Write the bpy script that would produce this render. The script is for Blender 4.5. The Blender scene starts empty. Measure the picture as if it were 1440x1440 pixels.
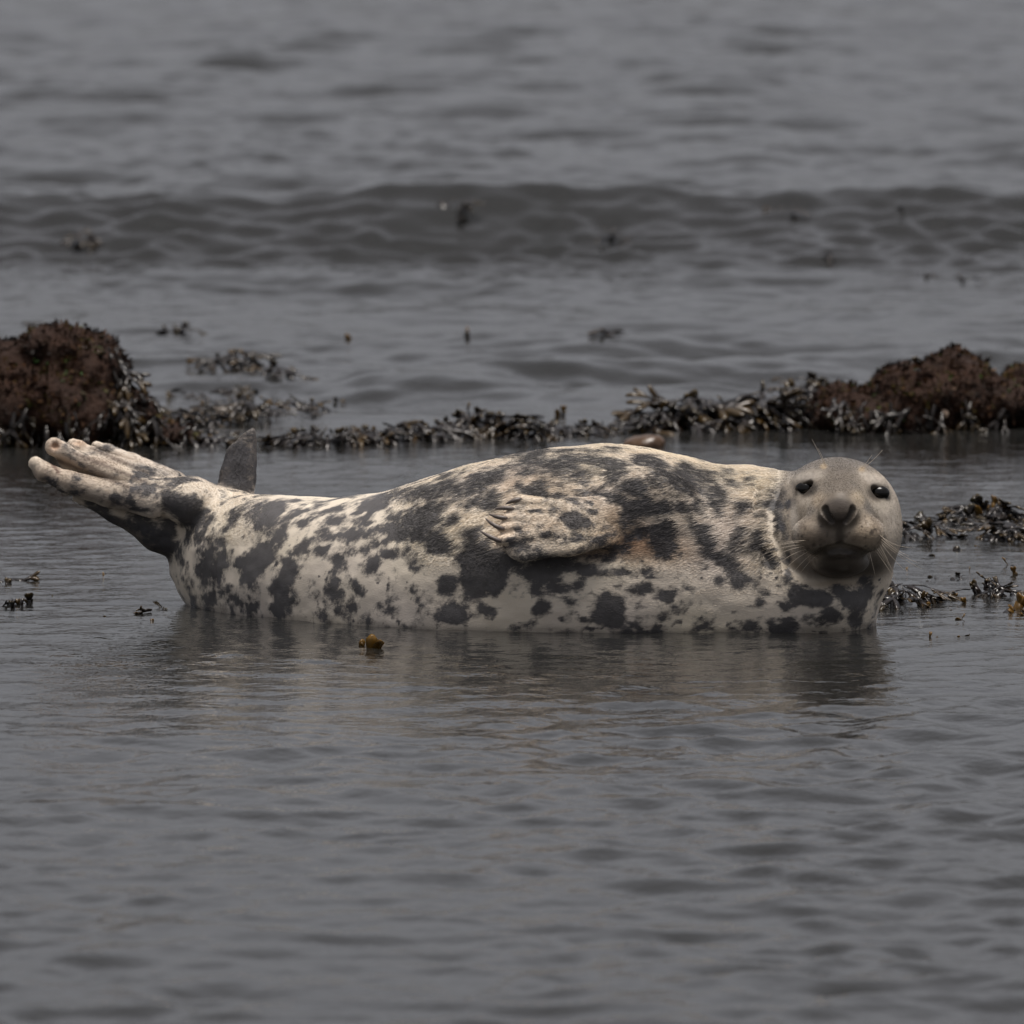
import bpy, bmesh, math, random
import numpy as np
from mathutils import Vector, Matrix, Euler
from mathutils.bvhtree import BVHTree

random.seed(7)
R = np.random.default_rng(11)
scene = bpy.context.scene
C = scene.collection
rad = math.radians

# ------------------------------------------------------------------ camera
CAM = np.array((0.0, -20.0, 1.7))
FPX = 13200.0                       # focal length in photo pixels (1440 wide)
PITCH = math.atan((888 - 720) / FPX) - math.atan(1.7 / 19.75)
cam_d = bpy.data.cameras.new('camera')
cam_d.sensor_width = 36.0
cam_d.lens = 36.0 * FPX / 1440.0
cam_d.clip_start = 0.5
cam_d.clip_end = 6000.0
cam_d.dof.use_dof = True
cam_d.dof.focus_distance = 19.72
cam_d.dof.aperture_fstop = 9.5
cam = bpy.data.objects.new('camera', cam_d)
cam.location = CAM
cam.rotation_euler = (rad(90) + PITCH, 0, 0)
C.objects.link(cam)
scene.camera = cam

# ------------------------------------------------------------------ sky and sun (overcast)
SUN_EL, SUN_AZ = 83.0, 125.0        # degrees; azimuth clockwise from +Y
world = bpy.data.worlds.new('World')
scene.world = world
world.use_nodes = True
nt = world.node_tree
nt.nodes.clear()
sky = nt.nodes.new('ShaderNodeTexSky')
sky.sky_type = 'NISHITA'
sky.sun_disc = False
sky.sun_elevation = rad(SUN_EL)
sky.sun_rotation = rad(SUN_AZ)
sky.air_density = 1.0
sky.dust_density = 4.0
hsv = nt.nodes.new('ShaderNodeHueSaturation')
hsv.inputs['Saturation'].default_value = 0.09
bg = nt.nodes.new('ShaderNodeBackground')
bg.inputs['Strength'].default_value = 0.0465
wo = nt.nodes.new('ShaderNodeOutputWorld')
nt.links.new(sky.outputs[0], hsv.inputs['Color'])
veil = nt.nodes.new('ShaderNodeMix'); veil.data_type = 'RGBA'; veil.blend_type = 'MULTIPLY'
veil.inputs[0].default_value = 1.0; veil.inputs[7].default_value = (0.945, 0.945, 1.0, 1)     # faintly mauve cloud
nt.links.new(hsv.outputs[0], veil.inputs[6])
nt.links.new(veil.outputs[2], bg.inputs['Color'])
nt.links.new(bg.outputs[0], wo.inputs['Surface'])

sun_d = bpy.data.lights.new('sun', 'SUN')
sun_d.energy = 1.5
sun_d.angle = rad(26)
sun_d.color = (1.0, 0.93, 0.85)
sun = bpy.data.objects.new('sun', sun_d)
az, el = rad(SUN_AZ), rad(SUN_EL)
sdir = Vector((math.sin(az) * math.cos(el), math.cos(az) * math.cos(el), math.sin(el)))
sun.rotation_euler = sdir.to_track_quat('Z', 'Y').to_euler()
C.objects.link(sun)

vs = scene.view_settings
vs.view_transform = 'Standard'
vs.look = 'None'
vs.gamma = 1.0
vs.use_curve_mapping = False
vs.exposure = 1.13

# ------------------------------------------------------------------ pixel <-> place
_cp, _sp = math.cos(PITCH), math.sin(PITCH)
FWD = np.array((0, _cp, _sp)); UPV = np.array((0, -_sp, _cp)); RGT = np.array((1.0, 0, 0))
def ray(px, py):
    d = FWD * FPX + RGT * (px - 720) - UPV * (py - 720)
    return d / np.linalg.norm(d)
def P(px, py, y):                   # the point seen at a pixel, at depth y
    d = ray(px, py)
    return CAM + d * ((y - CAM[1]) / d[1])
def to_px(p):                       # (N,3) -> pixels
    q = np.asarray(p, float) - CAM
    f = q @ FWD
    return 720 + FPX * (q @ RGT) / f, 720 - FPX * (q @ UPV) / f

# ------------------------------------------------------------------ value noise
_lat = R.random((32, 32, 32)).astype(np.float32)
def vnoise(p):
    p = np.asarray(p, np.float64)
    i = np.floor(p).astype(int); f = p - i; f = f * f * (3 - 2 * f)
    def L(a, b, c): return _lat[(i[:, 0] + a) & 31, (i[:, 1] + b) & 31, (i[:, 2] + c) & 31]
    fx, fy, fz = f[:, 0], f[:, 1], f[:, 2]
    x00 = L(0,0,0)*(1-fx)+L(1,0,0)*fx; x10 = L(0,1,0)*(1-fx)+L(1,1,0)*fx
    x01 = L(0,0,1)*(1-fx)+L(1,0,1)*fx; x11 = L(0,1,1)*(1-fx)+L(1,1,1)*fx
    return ((x00*(1-fy)+x10*fy)*(1-fz)+(x01*(1-fy)+x11*fy)*fz) * 2 - 1
def fbm(p, octv=4, gain=0.5):
    a, s, o = 1.0, 0.0, np.asarray(p, float)
    for k in range(octv):
        s = s + a * vnoise(o); o = o * 2.03 + 7.31; a *= gain
    return s
def sstep(a, b, x):
    t = np.clip((x - a) / (b - a), 0, 1); return t * t * (3 - 2 * t)

# ------------------------------------------------------------------ material helpers
class NT:
    def __init__(s, name):
        s.m = bpy.data.materials.new(name); s.m.use_nodes = True
        s.t = s.m.node_tree; s.b = s.t.nodes['Principled BSDF']
    def n(s, kind, **kw):
        o = s.t.nodes.new('ShaderNode' + kind)
        for k, v in kw.items(): setattr(o, k, v)
        return o
    def l(s, a, b): s.t.links.new(a, b)
    def val(s, k, v): s.b.inputs[k].default_value = v
    def math(s, op, a, b=None):
        o = s.n('Math', operation=op)
        for i, v in enumerate((a, b)):
            if v is None: continue
            if isinstance(v, (int, float)): o.inputs[i].default_value = v
            else: s.l(v, o.inputs[i])
        return o.outputs[0]
    def mix(s, f, a, b):
        o = s.n('Mix', data_type='RGBA')
        for i, v in zip((0, 6, 7), (f, a, b)):
            if isinstance(v, (int, float)): o.inputs[i].default_value = v
            elif isinstance(v, tuple): o.inputs[i].default_value = (*v, 1)
            else: s.l(v, o.inputs[i])
        return o.outputs[2]
    def ramp(s, f, lo, hi):
        o = s.n('MapRange', interpolation_type='SMOOTHSTEP')
        s.l(f, o.inputs[0]); o.inputs[2].default_value = hi
        if isinstance(lo, (int, float)): o.inputs[1].default_value = lo
        else: s.l(lo, o.inputs[1])
        return o.outputs[0]
    def noise(s, scale, detail=3.0, stretch=None, rough=0.5):
        g = s.n('NewGeometry'); v = g.outputs['Position']
        if stretch:
            mp = s.n('Mapping'); mp.inputs['Scale'].default_value = stretch
            s.l(v, mp.inputs['Vector']); v = mp.outputs[0]
        o = s.n('TexNoise'); o.inputs['Scale'].default_value = scale
        o.inputs['Detail'].default_value = detail; o.inputs['Roughness'].default_value = rough
        s.l(v, o.inputs['Vector']); return o.outputs['Fac']
    def bump(s, h, strength, dist, prev=None):
        o = s.n('Bump'); o.inputs['Strength'].default_value = strength
        o.inputs['Distance'].default_value = dist; s.l(h, o.inputs['Height'])
        if prev is not None: s.l(prev, o.inputs['Normal'])
        return o.outputs[0]

# water: dark body, sharp sky reflection, fine capillary relief
w = NT('water')
w.val('Base Color', (0.018, 0.018, 0.017, 1)); w.val('Roughness', 0.04); w.val('IOR', 1.333)
nb = w.bump(w.noise(38, 2.0), 0.35, 0.006)
w.l(nb, w.b.inputs['Normal'])
M_WATER = w.m

s_ = NT('seabed'); s_.val('Roughness', 0.9)
s_.l(s_.mix(s_.noise(3, 5), (0.05, 0.042, 0.03), (0.13, 0.11, 0.085)), s_.b.inputs['Base Color'])
M_BED = s_.m

def coat_material(name, hair=False):
    m = NT(name)
    a = m.n('Attribute', attribute_name='coat'); sp = m.n('Attribute', attribute_name='spot'); wt = m.n('Attribute', attribute_name='wet')
    if hair:
        edge = sp.outputs['Fac']
        var = m.n('Attribute', attribute_name='vary')
        cream = m.n('HueSaturation'); m.l(a.outputs['Color'], cream.inputs['Color']); m.l(m.math('ADD', 0.88, m.math('MULTIPLY', var.outputs['Fac'], 0.24)), cream.inputs['Value']); cream = cream.outputs[0]
    else:
        n1 = m.noise(95, 3.0, (0.55, 1, 1)); n2 = m.noise(330, 2.0, (0.35, 1, 1))
        edge = m.math('ADD', sp.outputs['Fac'], m.math('MULTIPLY', m.math('SUBTRACT', n1, 0.5), 11.0))
        edge = m.math('ADD', edge, m.math('MULTIPLY', m.math('SUBTRACT', n2, 0.5), 7.0))
        cream = m.mix(m.math('MULTIPLY', m.noise(24, 4.0), 0.18), a.outputs['Color'], (0.30, 0.22, 0.14))
    mask = m.ramp(edge, -4.2, 5.2)
    dark = m.mix(m.noise(60, 3.0), (0.019, 0.019, 0.022), (0.078, 0.076, 0.084))
    if hair: dark = m.mix(m.n('Attribute', attribute_name='salt').outputs['Fac'], dark, (0.50, 0.46, 0.40))
    m.l(m.mix(m.math('MULTIPLY', mask, 0.94), cream, dark), m.b.inputs['Base Color'])
    m.l(m.ramp(m.math('MULTIPLY', wt.outputs['Fac'], -1.0), -1.25, 0.15), m.b.inputs['Roughness'])
    m.val('Specular IOR Level', 0.45)
    if not hair:
        b1 = m.bump(m.noise(420, 2.0, (0.28, 1, 1)), 0.25, 0.003)
        b2 = m.bump(m.noise(30, 2.0, (0.7, 1, 1)), 0.15, 0.010, b1)
        m.l(b2, m.b.inputs['Normal'])
    return m.m
M_COAT = coat_material('seal_coat')
M_FUR = coat_material('seal_fur', True)

def plain(name, col, rough=0.5, spec=0.5, var=None, scale=40):
    m = NT(name); m.val('Roughness', rough); m.val('Specular IOR Level', spec)
    m.l(m.mix(m.noise(scale, 4), col, var or tuple(c * 1.7 for c in col)), m.b.inputs['Base Color'])
    return m.m
M_EYE = plain('eye', (0.004, 0.0035, 0.003), 0.12, 0.3, scale=120)
M_CLAW = plain('claw', (0.07, 0.056, 0.05), 0.4, 0.5, (0.19, 0.155, 0.135), 260)
M_WHISK = plain('whisker', (0.38, 0.32, 0.25), 0.4, scale=100)

def weed_material():
    m = NT('wet_wrack'); m.val('Roughness', 0.22)
    t = m.n('Attribute', attribute_name='tip'); oi = m.n('ObjectInfo')
    n = m.noise(55, 3)
    tipc = m.mix(oi.outputs['Random'], (0.080, 0.044, 0.007), (0.028, 0.026, 0.006))
    base = m.mix(n, (0.005, 0.004, 0.004), (0.020, 0.013, 0.008))
    f = m.ramp(m.math('ADD', t.outputs['Fac'], m.math('MULTIPLY', m.math('SUBTRACT', n, 0.5), 0.6)), m.math('ADD', 0.30, m.math('MULTIPLY', oi.outputs['Random'], 0.6)), 1.15)
    m.l(m.mix(f, base, tipc), m.b.inputs['Base Color'])
    m.l(m.bump(m.noise(140, 2), 0.3, 0.004), m.b.inputs['Normal'])
    return m.m
M_WEED = weed_material()

def rock_material():
    m = NT('weedy_rock')
    n1 = m.noise(11, 5, rough=0.65); n2 = m.noise(48, 4, rough=0.7); n3 = m.noise(21, 3)
    c = m.mix(n1, (0.006, 0.004, 0.003), (0.048, 0.019, 0.009))
    c = m.mix(m.ramp(n2, 0.60, 0.76), c, (0.11, 0.062, 0.034))
    c = m.mix(m.ramp(n3, 0.66, 0.74), c, (0.028, 0.045, 0.010))
    m.l(c, m.b.inputs['Base Color']); m.val('Roughness', 0.6); m.val('Specular IOR Level', 0.18)
    m.l(m.bump(n2, 0.9, 0.02), m.b.inputs['Normal'])
    return m.m
M_ROCK = rock_material()
def turf_material():
    m = NT('red_weed_turf'); t = m.n('Attribute', attribute_name='hue')
    r = m.n('ValToRGB'); e = r.color_ramp.elements
    e[0].color = (0.008, 0.006, 0.005, 1); e[1].color = (0.15, 0.085, 0.040, 1); e[1].position = 1
    for p, c in ((0.35, (0.014, 0.007, 0.005, 1)), (0.62, (0.062, 0.029, 0.013, 1)), (0.82, (0.05, 0.042, 0.010, 1)), (0.93, (0.025, 0.07, 0.012, 1)), (0.95, (0.075, 0.045, 0.024, 1))):
        x = e.new(p); x.color = c
    m.l(t.outputs['Fac'], r.inputs[0]); m.l(r.outputs[0], m.b.inputs['Base Color']); m.val('Roughness', 0.6); m.val('Specular IOR Level', 0.12)
    return m.m
M_TURF = turf_material()
M_GREEN = plain('green_weed', (0.02, 0.07, 0.008), 0.35, var=(0.06, 0.14, 0.02))
M_SHELL = plain('shell', (0.38, 0.25, 0.17), 0.5, var=(0.5, 0.38, 0.28), scale=60)
M_STONE = plain('wet_brown_stone', (0.022, 0.013, 0.009), 0.3, var=(0.12, 0.06, 0.02), scale=14)

# ------------------------------------------------------------------ object helpers
def add_obj(name, mesh, mat, parent=None):
    o = bpy.data.objects.new(name, mesh); C.objects.link(o)
    if mat is not None and len(mesh.materials) == 0: mesh.materials.append(mat)
    if parent is not None: o.parent = parent
    return o
def thing(name, label, cat, loc, group=None):
    o = bpy.data.objects.new(name, None); C.objects.link(o)
    o.location = loc; o.empty_display_size = 0.05
    o['label'] = label; o['category'] = cat
    if group: o['group'] = group
    return o
def mesh_np(name, v, f, smooth=True):
    """v (N,3), f (M,4) or (M,3) numpy -> mesh"""
    me = bpy.data.meshes.new(name)
    v = np.ascontiguousarray(v, np.float32); f = np.ascontiguousarray(f, np.int32)
    k = f.shape[1]
    me.vertices.add(len(v)); me.vertices.foreach_set('co', v.ravel())
    me.loops.add(f.size); me.loops.foreach_set('vertex_index', f.ravel())
    me.polygons.add(len(f))
    me.polygons.foreach_set('loop_start', np.arange(0, f.size, k, dtype=np.int32))
    me.polygons.foreach_set('use_smooth', np.full(len(f), smooth))
    me.update(calc_edges=True)
    return me
def fattr(me, name, data, dom='POINT'):
    a = me.attributes.new(name, 'FLOAT', dom); a.data.foreach_set('value', np.ascontiguousarray(data, np.float32))
def cattr(me, name, rgb, dom='POINT'):
    a = me.attributes.new(name, 'FLOAT_COLOR', dom)
    c = np.ones((len(rgb), 4), np.float32); c[:, :3] = rgb; a.data.foreach_set('color', c.ravel())
def tube_mesh(name, pts, radii, sides=6):
    pts = np.asarray(pts, float); n = len(pts); V = []; F = []
    tg = np.gradient(pts, axis=0); tg /= np.linalg.norm(tg, axis=1)[:, None]
    ref = np.array((0, 0, 1.0)) if abs(tg[0][2]) < 0.8 else np.array((1.0, 0, 0))
    for i in range(n):
        a = np.cross(tg[i], ref); a /= np.linalg.norm(a); b = np.cross(a, tg[i])
        for k in range(sides):
            t = 2 * math.pi * k / sides
            V.append(pts[i] + radii[i] * (a * math.cos(t) + b * math.sin(t)))
    for i in range(n - 1):
        for k in range(sides):
            k2 = (k + 1) % sides
            F.append((i*sides+k, i*sides+k2, (i+1)*sides+k2, (i+1)*sides+k))
    me = bpy.data.meshes.new(name)
    me.from_pydata([tuple(v) for v in V], [], F + [tuple(range(sides))[::-1], tuple((n-1)*sides+k for k in range(sides))])
    for p in me.polygons: p.use_smooth = True
    return me

# ------------------------------------------------------------------ water
def wave_band(n, l0, l1, slope, seed, spread=1.0, main=math.pi/2):
    r = np.random.default_rng(seed)
    lam = np.exp(r.uniform(math.log(l0), math.log(l1), n))
    th = main + r.normal(0, spread, n)
    k = 2 * math.pi / lam
    amp = slope * math.sqrt(2.0 / n) / k
    return k * np.cos(th), k * np.sin(th), amp, r.uniform(0, 2 * math.pi, n)
B_FINE = wave_band(44, 0.07, 0.15, 1.0, 1, 1.2)
B_MID = wave_band(44, 0.13, 0.36, 1.0, 2, 1.0)
B_LONG = wave_band(30, 0.55, 2.2, 1.0, 3, 0.85)
def band(b, x, y):
    z = np.zeros_like(x)
    for kx, ky, a, p in zip(*b): z += a * np.sin(kx * x + ky * y + p)
    return z
def waterz(x, y):
    x = np.asarray(x, float); y = np.asarray(y, float)
    shp = x.shape; x = x.ravel(); y = y.ravel()
    q = np.stack([x * 0.9, y * 0.45, np.zeros_like(x)], 1)
    g1 = vnoise(q + 3.3); g2 = vnoise(q * 2.7 + 9.1)
    wx = x + 0.05 * g2; wy = y + 0.09 * g1                       # warp, so that no wave train looks combed
    calm = sstep(-2.6, -0.9, y) * (1 - sstep(4.6, 7.5, y))
    near = 1 - sstep(-3.5, -0.5, y)
    far = sstep(5.5, 9.0, y)
    lull = 1 - 0.45 * np.exp(-((y - 12.6) / 2.2) ** 2)
    patch = 0.75 + 0.5 * g1
    fine = (0.036 * calm + 0.100 * near + 0.075 * far * lull) * (0.7 + 0.6 * g2 * g2 + 0.3 * g1)
    mid = ((0.016 + 0.018 * (1 - sstep(-0.5, 0.2, y))) * calm + 0.122 * near + 0.155 * far * lull) * patch
    lng = 0.010 + 0.010 * near + 0.125 * far * lull * lull
    lng = lng * (1 - calm) + 0.0025 * calm
    lng = lng * (1 - 0.65 * np.exp(-((y - 16.8) / 1.6) ** 2))
    fade_f = 1 - sstep(18, 40, y); fade_m = 1 - sstep(60, 160, y); fade_l = 1 - sstep(200, 500, y)
    z = band(B_FINE, wx, wy) * fine * fade_f
    z += band(B_MID, wx, wy) * mid * fade_m
    z += band(B_LONG, x + 0.15 * g1, y) * lng * fade_l
    # ripples the animal's breathing sends out
    r = np.hypot(x - 0.35, (y + 0.15)); z += 0.0012 * np.sin(r * 46 + 2.0 * g2) * sstep(0.35, 0.6, r) * (1 - sstep(0.9, 2.0, r)) * (y < 0)
    # the low swell rolling in over the shallows
    yc = 16.9 + 0.12 * np.sin(x * 0.55 + 1.0) + 0.10 * g1
    h = 0.265 * (0.98 + 0.03 * np.sin(x * 0.9 + 0.4) + 0.06 * g2 + 0.07 * vnoise(np.stack([x * 3.1, y * 1.2, np.zeros_like(x)], 1) + 5))
    d = y - yc
    z += h * np.where(d < 0, np.exp(-(np.abs(d) / 0.66) ** 1.25), np.exp(-(d / 1.6) ** 2)) * (1 - 0.35 * sstep(14, 60, np.abs(x)))
    face = np.exp(-((d + 0.7) / 0.9) ** 2)
    z += face * (band(B_MID, wx * 0.8 + 5, wy * 1.3) * 0.24 + band(B_FINE, wx * 0.9 + 2, wy) * 0.10)
    d2 = y - (11.2 + 0.5 * np.sin(x * 1.3))
    z += 0.06 * sstep(0.5, 1.6, x) * np.where(d2 < 0, np.exp(-(d2 / 0.45) ** 2), np.exp(-(d2 / 0.9) ** 2))
    return z.reshape(shp)
def axis(parts):
    a = [parts[0][0]]
    for s, e, d0, d1 in parts:
        p = s
        while p < e - 1e-6:
            t = (p - s) / (e - s); p = min(e, p + d0 + (d1 - d0) * t); a.append(p)
    return np.array(a)
ys = axis([(-18, -8.6, 0.35, 0.05), (-8.6, 4.0, 0.017, 0.017), (4.0, 14.0, 0.022, 0.035), (14.0, 21.0, 0.035, 0.045), (21, 60, 0.06, 0.22), (60, 300, 0.3, 4), (300, 5000, 5, 300)])
xh = axis([(0, 1.7, 0.018, 0.018), (1.7, 3.6, 0.022, 0.05), (3.6, 12, 0.06, 0.5), (12, 60, 0.6, 5), (60, 2600, 6, 260)])
xs = np.concatenate([-xh[:0:-1], xh])
GX, GY = np.meshgrid(xs, ys)
GZ = waterz(GX, GY)
nx_, ny_ = len(xs), len(ys)
idx = np.arange(nx_ * ny_).reshape(ny_, nx_)
F = np.stack([idx[:-1, :-1], idx[:-1, 1:], idx[1:, 1:], idx[1:, :-1]], -1).reshape(-1, 4)
water = add_obj('water', mesh_np('water', np.stack([GX, GY, GZ], -1).reshape(-1, 3), F), M_WATER)
water['kind'] = 'structure'; water['label'] = 'rippled grey sea water in the shallows'
bx = axis([(-40, 60, 2, 2)]); by = axis([(-30, 90, 2, 2)])
BX, BY = np.meshgrid(bx, by); BZ = -0.20 - 0.05 * sstep(14, 40, BY) * 20 + 0.02 * np.sin(BX * 1.7) * np.cos(BY * 1.3)
ib = np.arange(BX.size).reshape(BX.shape)
bed = add_obj('seabed', mesh_np('seabed', np.stack([BX, BY, BZ], -1).reshape(-1, 3), np.stack([ib[:-1, :-1], ib[:-1, 1:], ib[1:, 1:], ib[1:, :-1]], -1).reshape(-1, 4)), M_BED)
bed['kind'] = 'structure'; bed['label'] = 'dark sea floor under the shallow water'

def G(px, py):                      # where the ray through a pixel meets the water
    d = ray(px, py); t = np.arange(8.0, 70.0, 0.02)
    q = CAM[None] + d[None] * t[:, None]
    hit = np.nonzero(q[:, 2] < waterz(q[:, 0], q[:, 1]))[0]
    return q[hit[0]] if len(hit) else q[-1]

# ------------------------------------------------------------------ implicit surfaces
def smin(a, b, k):
    h = np.clip(0.5 + 0.5 * (b - a) / k, 0, 1)
    return b + (a - b) * h - k * h * (1 - h)
def smax(a, b, k): return -smin(-a, -b, k)
def ell(p, c, r):
    q = p - np.asarray(c); r = np.asarray(r, float)
    k0 = np.linalg.norm(q / r, axis=1); k1 = np.linalg.norm(q / (r * r), axis=1) + 1e-9
    return k0 * (k0 - 1) / k1
def cone(p, a, b, r1, r2, flat=1.0):
    s = np.array((1, flat, 1)); q = p * s; a = np.asarray(a) * s; b = np.asarray(b) * s
    ab = b - a; t = np.clip(((q - a) @ ab) / (ab @ ab), 0, 1)
    return (np.linalg.norm(q - a - t[:, None] * ab, axis=1) - (r1 + (r2 - r1) * t)) / (1 if flat == 1 else 1.0 + 0.35 * (flat - 1))
def chain(p, pts, rs, flat=1.0, k=0.0):
    d = None
    for i in range(len(pts) - 1):
        e = cone(p, pts[i], pts[i+1], rs[i], rs[i+1], flat)
        d = e if d is None else (smin(d, e, k) if k else np.minimum(d, e))
    return d
def surface_nets(sdf, lo, hi, h, coarse=4, band_w=None):
    lo = np.asarray(lo, float); n = np.ceil((np.asarray(hi) - lo) / h / coarse).astype(int) * coarse + 1
    ax = [lo[i] + h * np.arange(n[i]) for i in range(3)]
    ca = [a[::coarse] for a in ax]
    g = np.stack(np.meshgrid(*ca, indexing='ij'), -1); cn = g.shape[:3]
    cv = sdf(g.reshape(-1, 3)).reshape(cn)
    full = np.repeat(np.repeat(np.repeat(cv, coarse, 0), coarse, 1), coarse, 2)[:n[0], :n[1], :n[2]].astype(np.float32)
    bw = band_w or h * coarse * 2.2
    ii = np.argwhere(np.abs(full) < bw)
    pts = lo + ii * h
    full[ii[:, 0], ii[:, 1], ii[:, 2]] = sdf(pts)
    s = full < 0
    c = np.zeros(n - 1, np.int8)
    offs = [(a, b, d) for a in (0, 1) for b in (0, 1) for d in (0, 1)]
    for a, b, d in offs: c += s[a:n[0]-1+a, b:n[1]-1+b, d:n[2]-1+d]
    cells = np.argwhere((c > 0) & (c < 8))
    vid = np.full(n - 1, -1, np.int32); vid[cells[:, 0], cells[:, 1], cells[:, 2]] = np.arange(len(cells))
    acc = np.zeros((len(cells), 3)); cnt = np.zeros(len(cells))
    for i, o1 in enumerate(offs):
        for axx in range(3):
            if o1[axx]: continue
            o2 = list(o1); o2[axx] = 1
            v1 = full[cells[:, 0]+o1[0], cells[:, 1]+o1[1], cells[:, 2]+o1[2]]
            v2 = full[cells[:, 0]+o2[0], cells[:, 1]+o2[1], cells[:, 2]+o2[2]]
            m = (v1 < 0) != (v2 < 0); t = np.where(m, v1 / np.where(m, v1 - v2, 1), 0)
            pos = np.array(o1, float)[None].repeat(len(cells), 0); pos[:, axx] += t
            acc[m] += pos[m]; cnt[m] += 1
    V = lo + (cells + acc / cnt[:, None]) * h
    Fs = []
    for axx in range(3):
        u, v = [k for k in range(3) if k != axx]
        sl1 = [slice(None)] * 3; sl2 = [slice(None)] * 3
        sl1[axx] = slice(0, -1); sl2[axx] = slice(1, None)
        s1, s2 = s[tuple(sl1)], s[tuple(sl2)]
        e = np.argwhere(s1 != s2)
        e = e[(e[:, u] > 0) & (e[:, v] > 0) & (e[:, u] < n[u]-1) & (e[:, v] < n[v]-1)]
        fl = s1[e[:, 0], e[:, 1], e[:, 2]]
        q = []
        for du, dv in ((-1, -1), (0, -1), (0, 0), (-1, 0)):
            k = e.copy(); k[:, u] += du; k[:, v] += dv; q.append(vid[k[:, 0], k[:, 1], k[:, 2]])
        q = np.stack(q, 1)
        if axx == 1: fl = ~fl
        q[~fl] = q[~fl][:, ::-1]; Fs.append(q)
    return V, np.concatenate(Fs)
def project(sdf, V, it=2, e=0.0015):
    for _ in range(it):
        d = sdf(V); g = np.stack([sdf(V + np.eye(3)[i] * e) - sdf(V - np.eye(3)[i] * e) for i in range(3)], 1) / (2 * e)
        gn = (g * g).sum(1); st = np.clip(d / np.maximum(gn, 0.15), -0.004, 0.004)
        V = V - g * st[:, None]
    g = g / (np.linalg.norm(g, axis=1)[:, None] + 1e-9)
    return V, g

# ------------------------------------------------------------------ the seal
# torso profile: photo column, photo row of the back line, half width, depth of the axis, bottom z
TORSO = np.array([
    (239, 796, 0.012, 0.50, 0.070), (245, 770, 0.050, 0.49, 0.040), (256, 744, 0.090, 0.47, 0.012), (276, 718, 0.130, 0.44, -0.03),
    (305, 702, 0.165, 0.40, -0.075), (345, 696, 0.195, 0.345, -0.115), (400, 697, 0.220, 0.27, -0.155), (470, 702, 0.235, 0.185, -0.18), (540, 694, 0.25, 0.11, -0.19),
    (600, 676, 0.265, 0.065, -0.19), (660, 656, 0.275, 0.035, -0.19), (720, 642, 0.28, 0.015, -0.19), (780, 632, 0.285, 0.0, -0.19), (850, 627, 0.285, -0.005, -0.19),
    (910, 632, 0.28, -0.01, -0.19), (960, 643, 0.275, -0.015, -0.19), (1010, 654, 0.265, -0.02, -0.19), (1060, 663, 0.25, -0.03, -0.18),
    (1105, 680, 0.235, -0.045, -0.17), (1150, 712, 0.215, -0.055, -0.16), (1185, 762, 0.17, -0.07, -0.14), (1205, 812, 0.11, -0.08, -0.11), (1219, 862, 0.04, -0.08, -0.06), (1225, 880, 0.012, -0.08, -0.03)])
_tx, _top, _wy, _yc, _bot = [], [], [], [], []
for px, py, wy, yc, bt in TORSO:
    p = P(px, py, yc); _tx.append(p[0]); _top.append(p[2]); _wy.append(wy); _yc.append(yc); _bot.append(bt)
_tx = np.array(_tx)
_fx = np.linspace(_tx[0], _tx[-1], 600)
def _sm(a):
    v = np.interp(_fx, _tx, a); k = np.hanning(21); k /= k.sum()
    return np.convolve(np.pad(v, 10, 'edge'), k, 'valid')
_top, _wy, _yc, _bot = map(_sm, map(np.array, (_top, _wy, _yc, _bot)))
def torso(p):
    x = p[:, 0]; xc = np.clip(x, _fx[0], _fx[-1])
    t = np.interp(xc, _fx, _top); b = np.interp(xc, _fx, _bot); w_ = np.interp(xc, _fx, _wy); yc = np.interp(xc, _fx, _yc)
    zc = (t + b) / 2; hz = np.maximum((t - b) / 2, 0.008)
    a = np.abs((p[:, 1] - yc) / w_); c = np.abs((p[:, 2] - zc) / hz)
    q = (a ** 2.25 + c ** 2.25) ** (1 / 2.25)
    d = (q - 1) * np.minimum(w_, hz)
    return np.maximum(d, 0) + np.minimum(d, 0) if False else np.hypot(np.maximum(d, 0), np.abs(x - xc)) * (d > 0) + np.where(d > 0, 0, np.where(x == xc, d, np.abs(x - xc)))
YH = -0.13
hp = lambda px, py, y: P(px, py, y)
FL_Y = -0.284
TOES = [  # upper hind flipper: (path in pixels, radii in metres, depth)
    ([(215, 705), (150, 694), (95, 678), (62, 664), (50, 652)], [0.034, 0.029, 0.0235, 0.0195, 0.0145], 0.395),
    ([(220, 692), (160, 670), (112, 648), (90, 635), (77, 629)], [0.028, 0.0205, 0.0165, 0.0165, 0.0170], 0.42),
    ([(230, 682), (170, 655), (130, 636), (112, 629), (104, 626)], [0.025, 0.0160, 0.0125, 0.0125, 0.012], 0.455),
    ([(240, 678), (185, 649), (152, 633), (136, 627)], [0.024, 0.0165, 0.013, 0.0105], 0.485),
    ([(245, 680), (190, 655), (150, 640), (118, 634)], [0.026, 0.017, 0.014, 0.010], 0.52)]
DIGITS = [((731, 704), (790, 712)), ((721, 717), (785, 722)), ((713, 729), (780, 732)), ((708, 743), (775, 740)), ((704, 760), (770, 750))]
CLAWS = [((733, 702), (722, 703), (711, 709)), ((723, 716), (708, 713), (696, 716)), ((714, 729), (700, 728), (688, 723)), ((709, 744), (695, 741), (683, 729)), ((705, 761), (690, 757), (675, 746))]
EYES = [((1133.5, 687), -0.218), ((1235.5, 693), -0.214)]
def box_mask(p, x0, x1, y0=-9, y1=9, z0=-9, z1=9):
    return (p[:, 0] > x0) & (p[:, 0] < x1) & (p[:, 1] > y0) & (p[:, 1] < y1) & (p[:, 2] > z0) & (p[:, 2] < z1)
def xpx(px): return (px - 720) / 660.0
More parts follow.
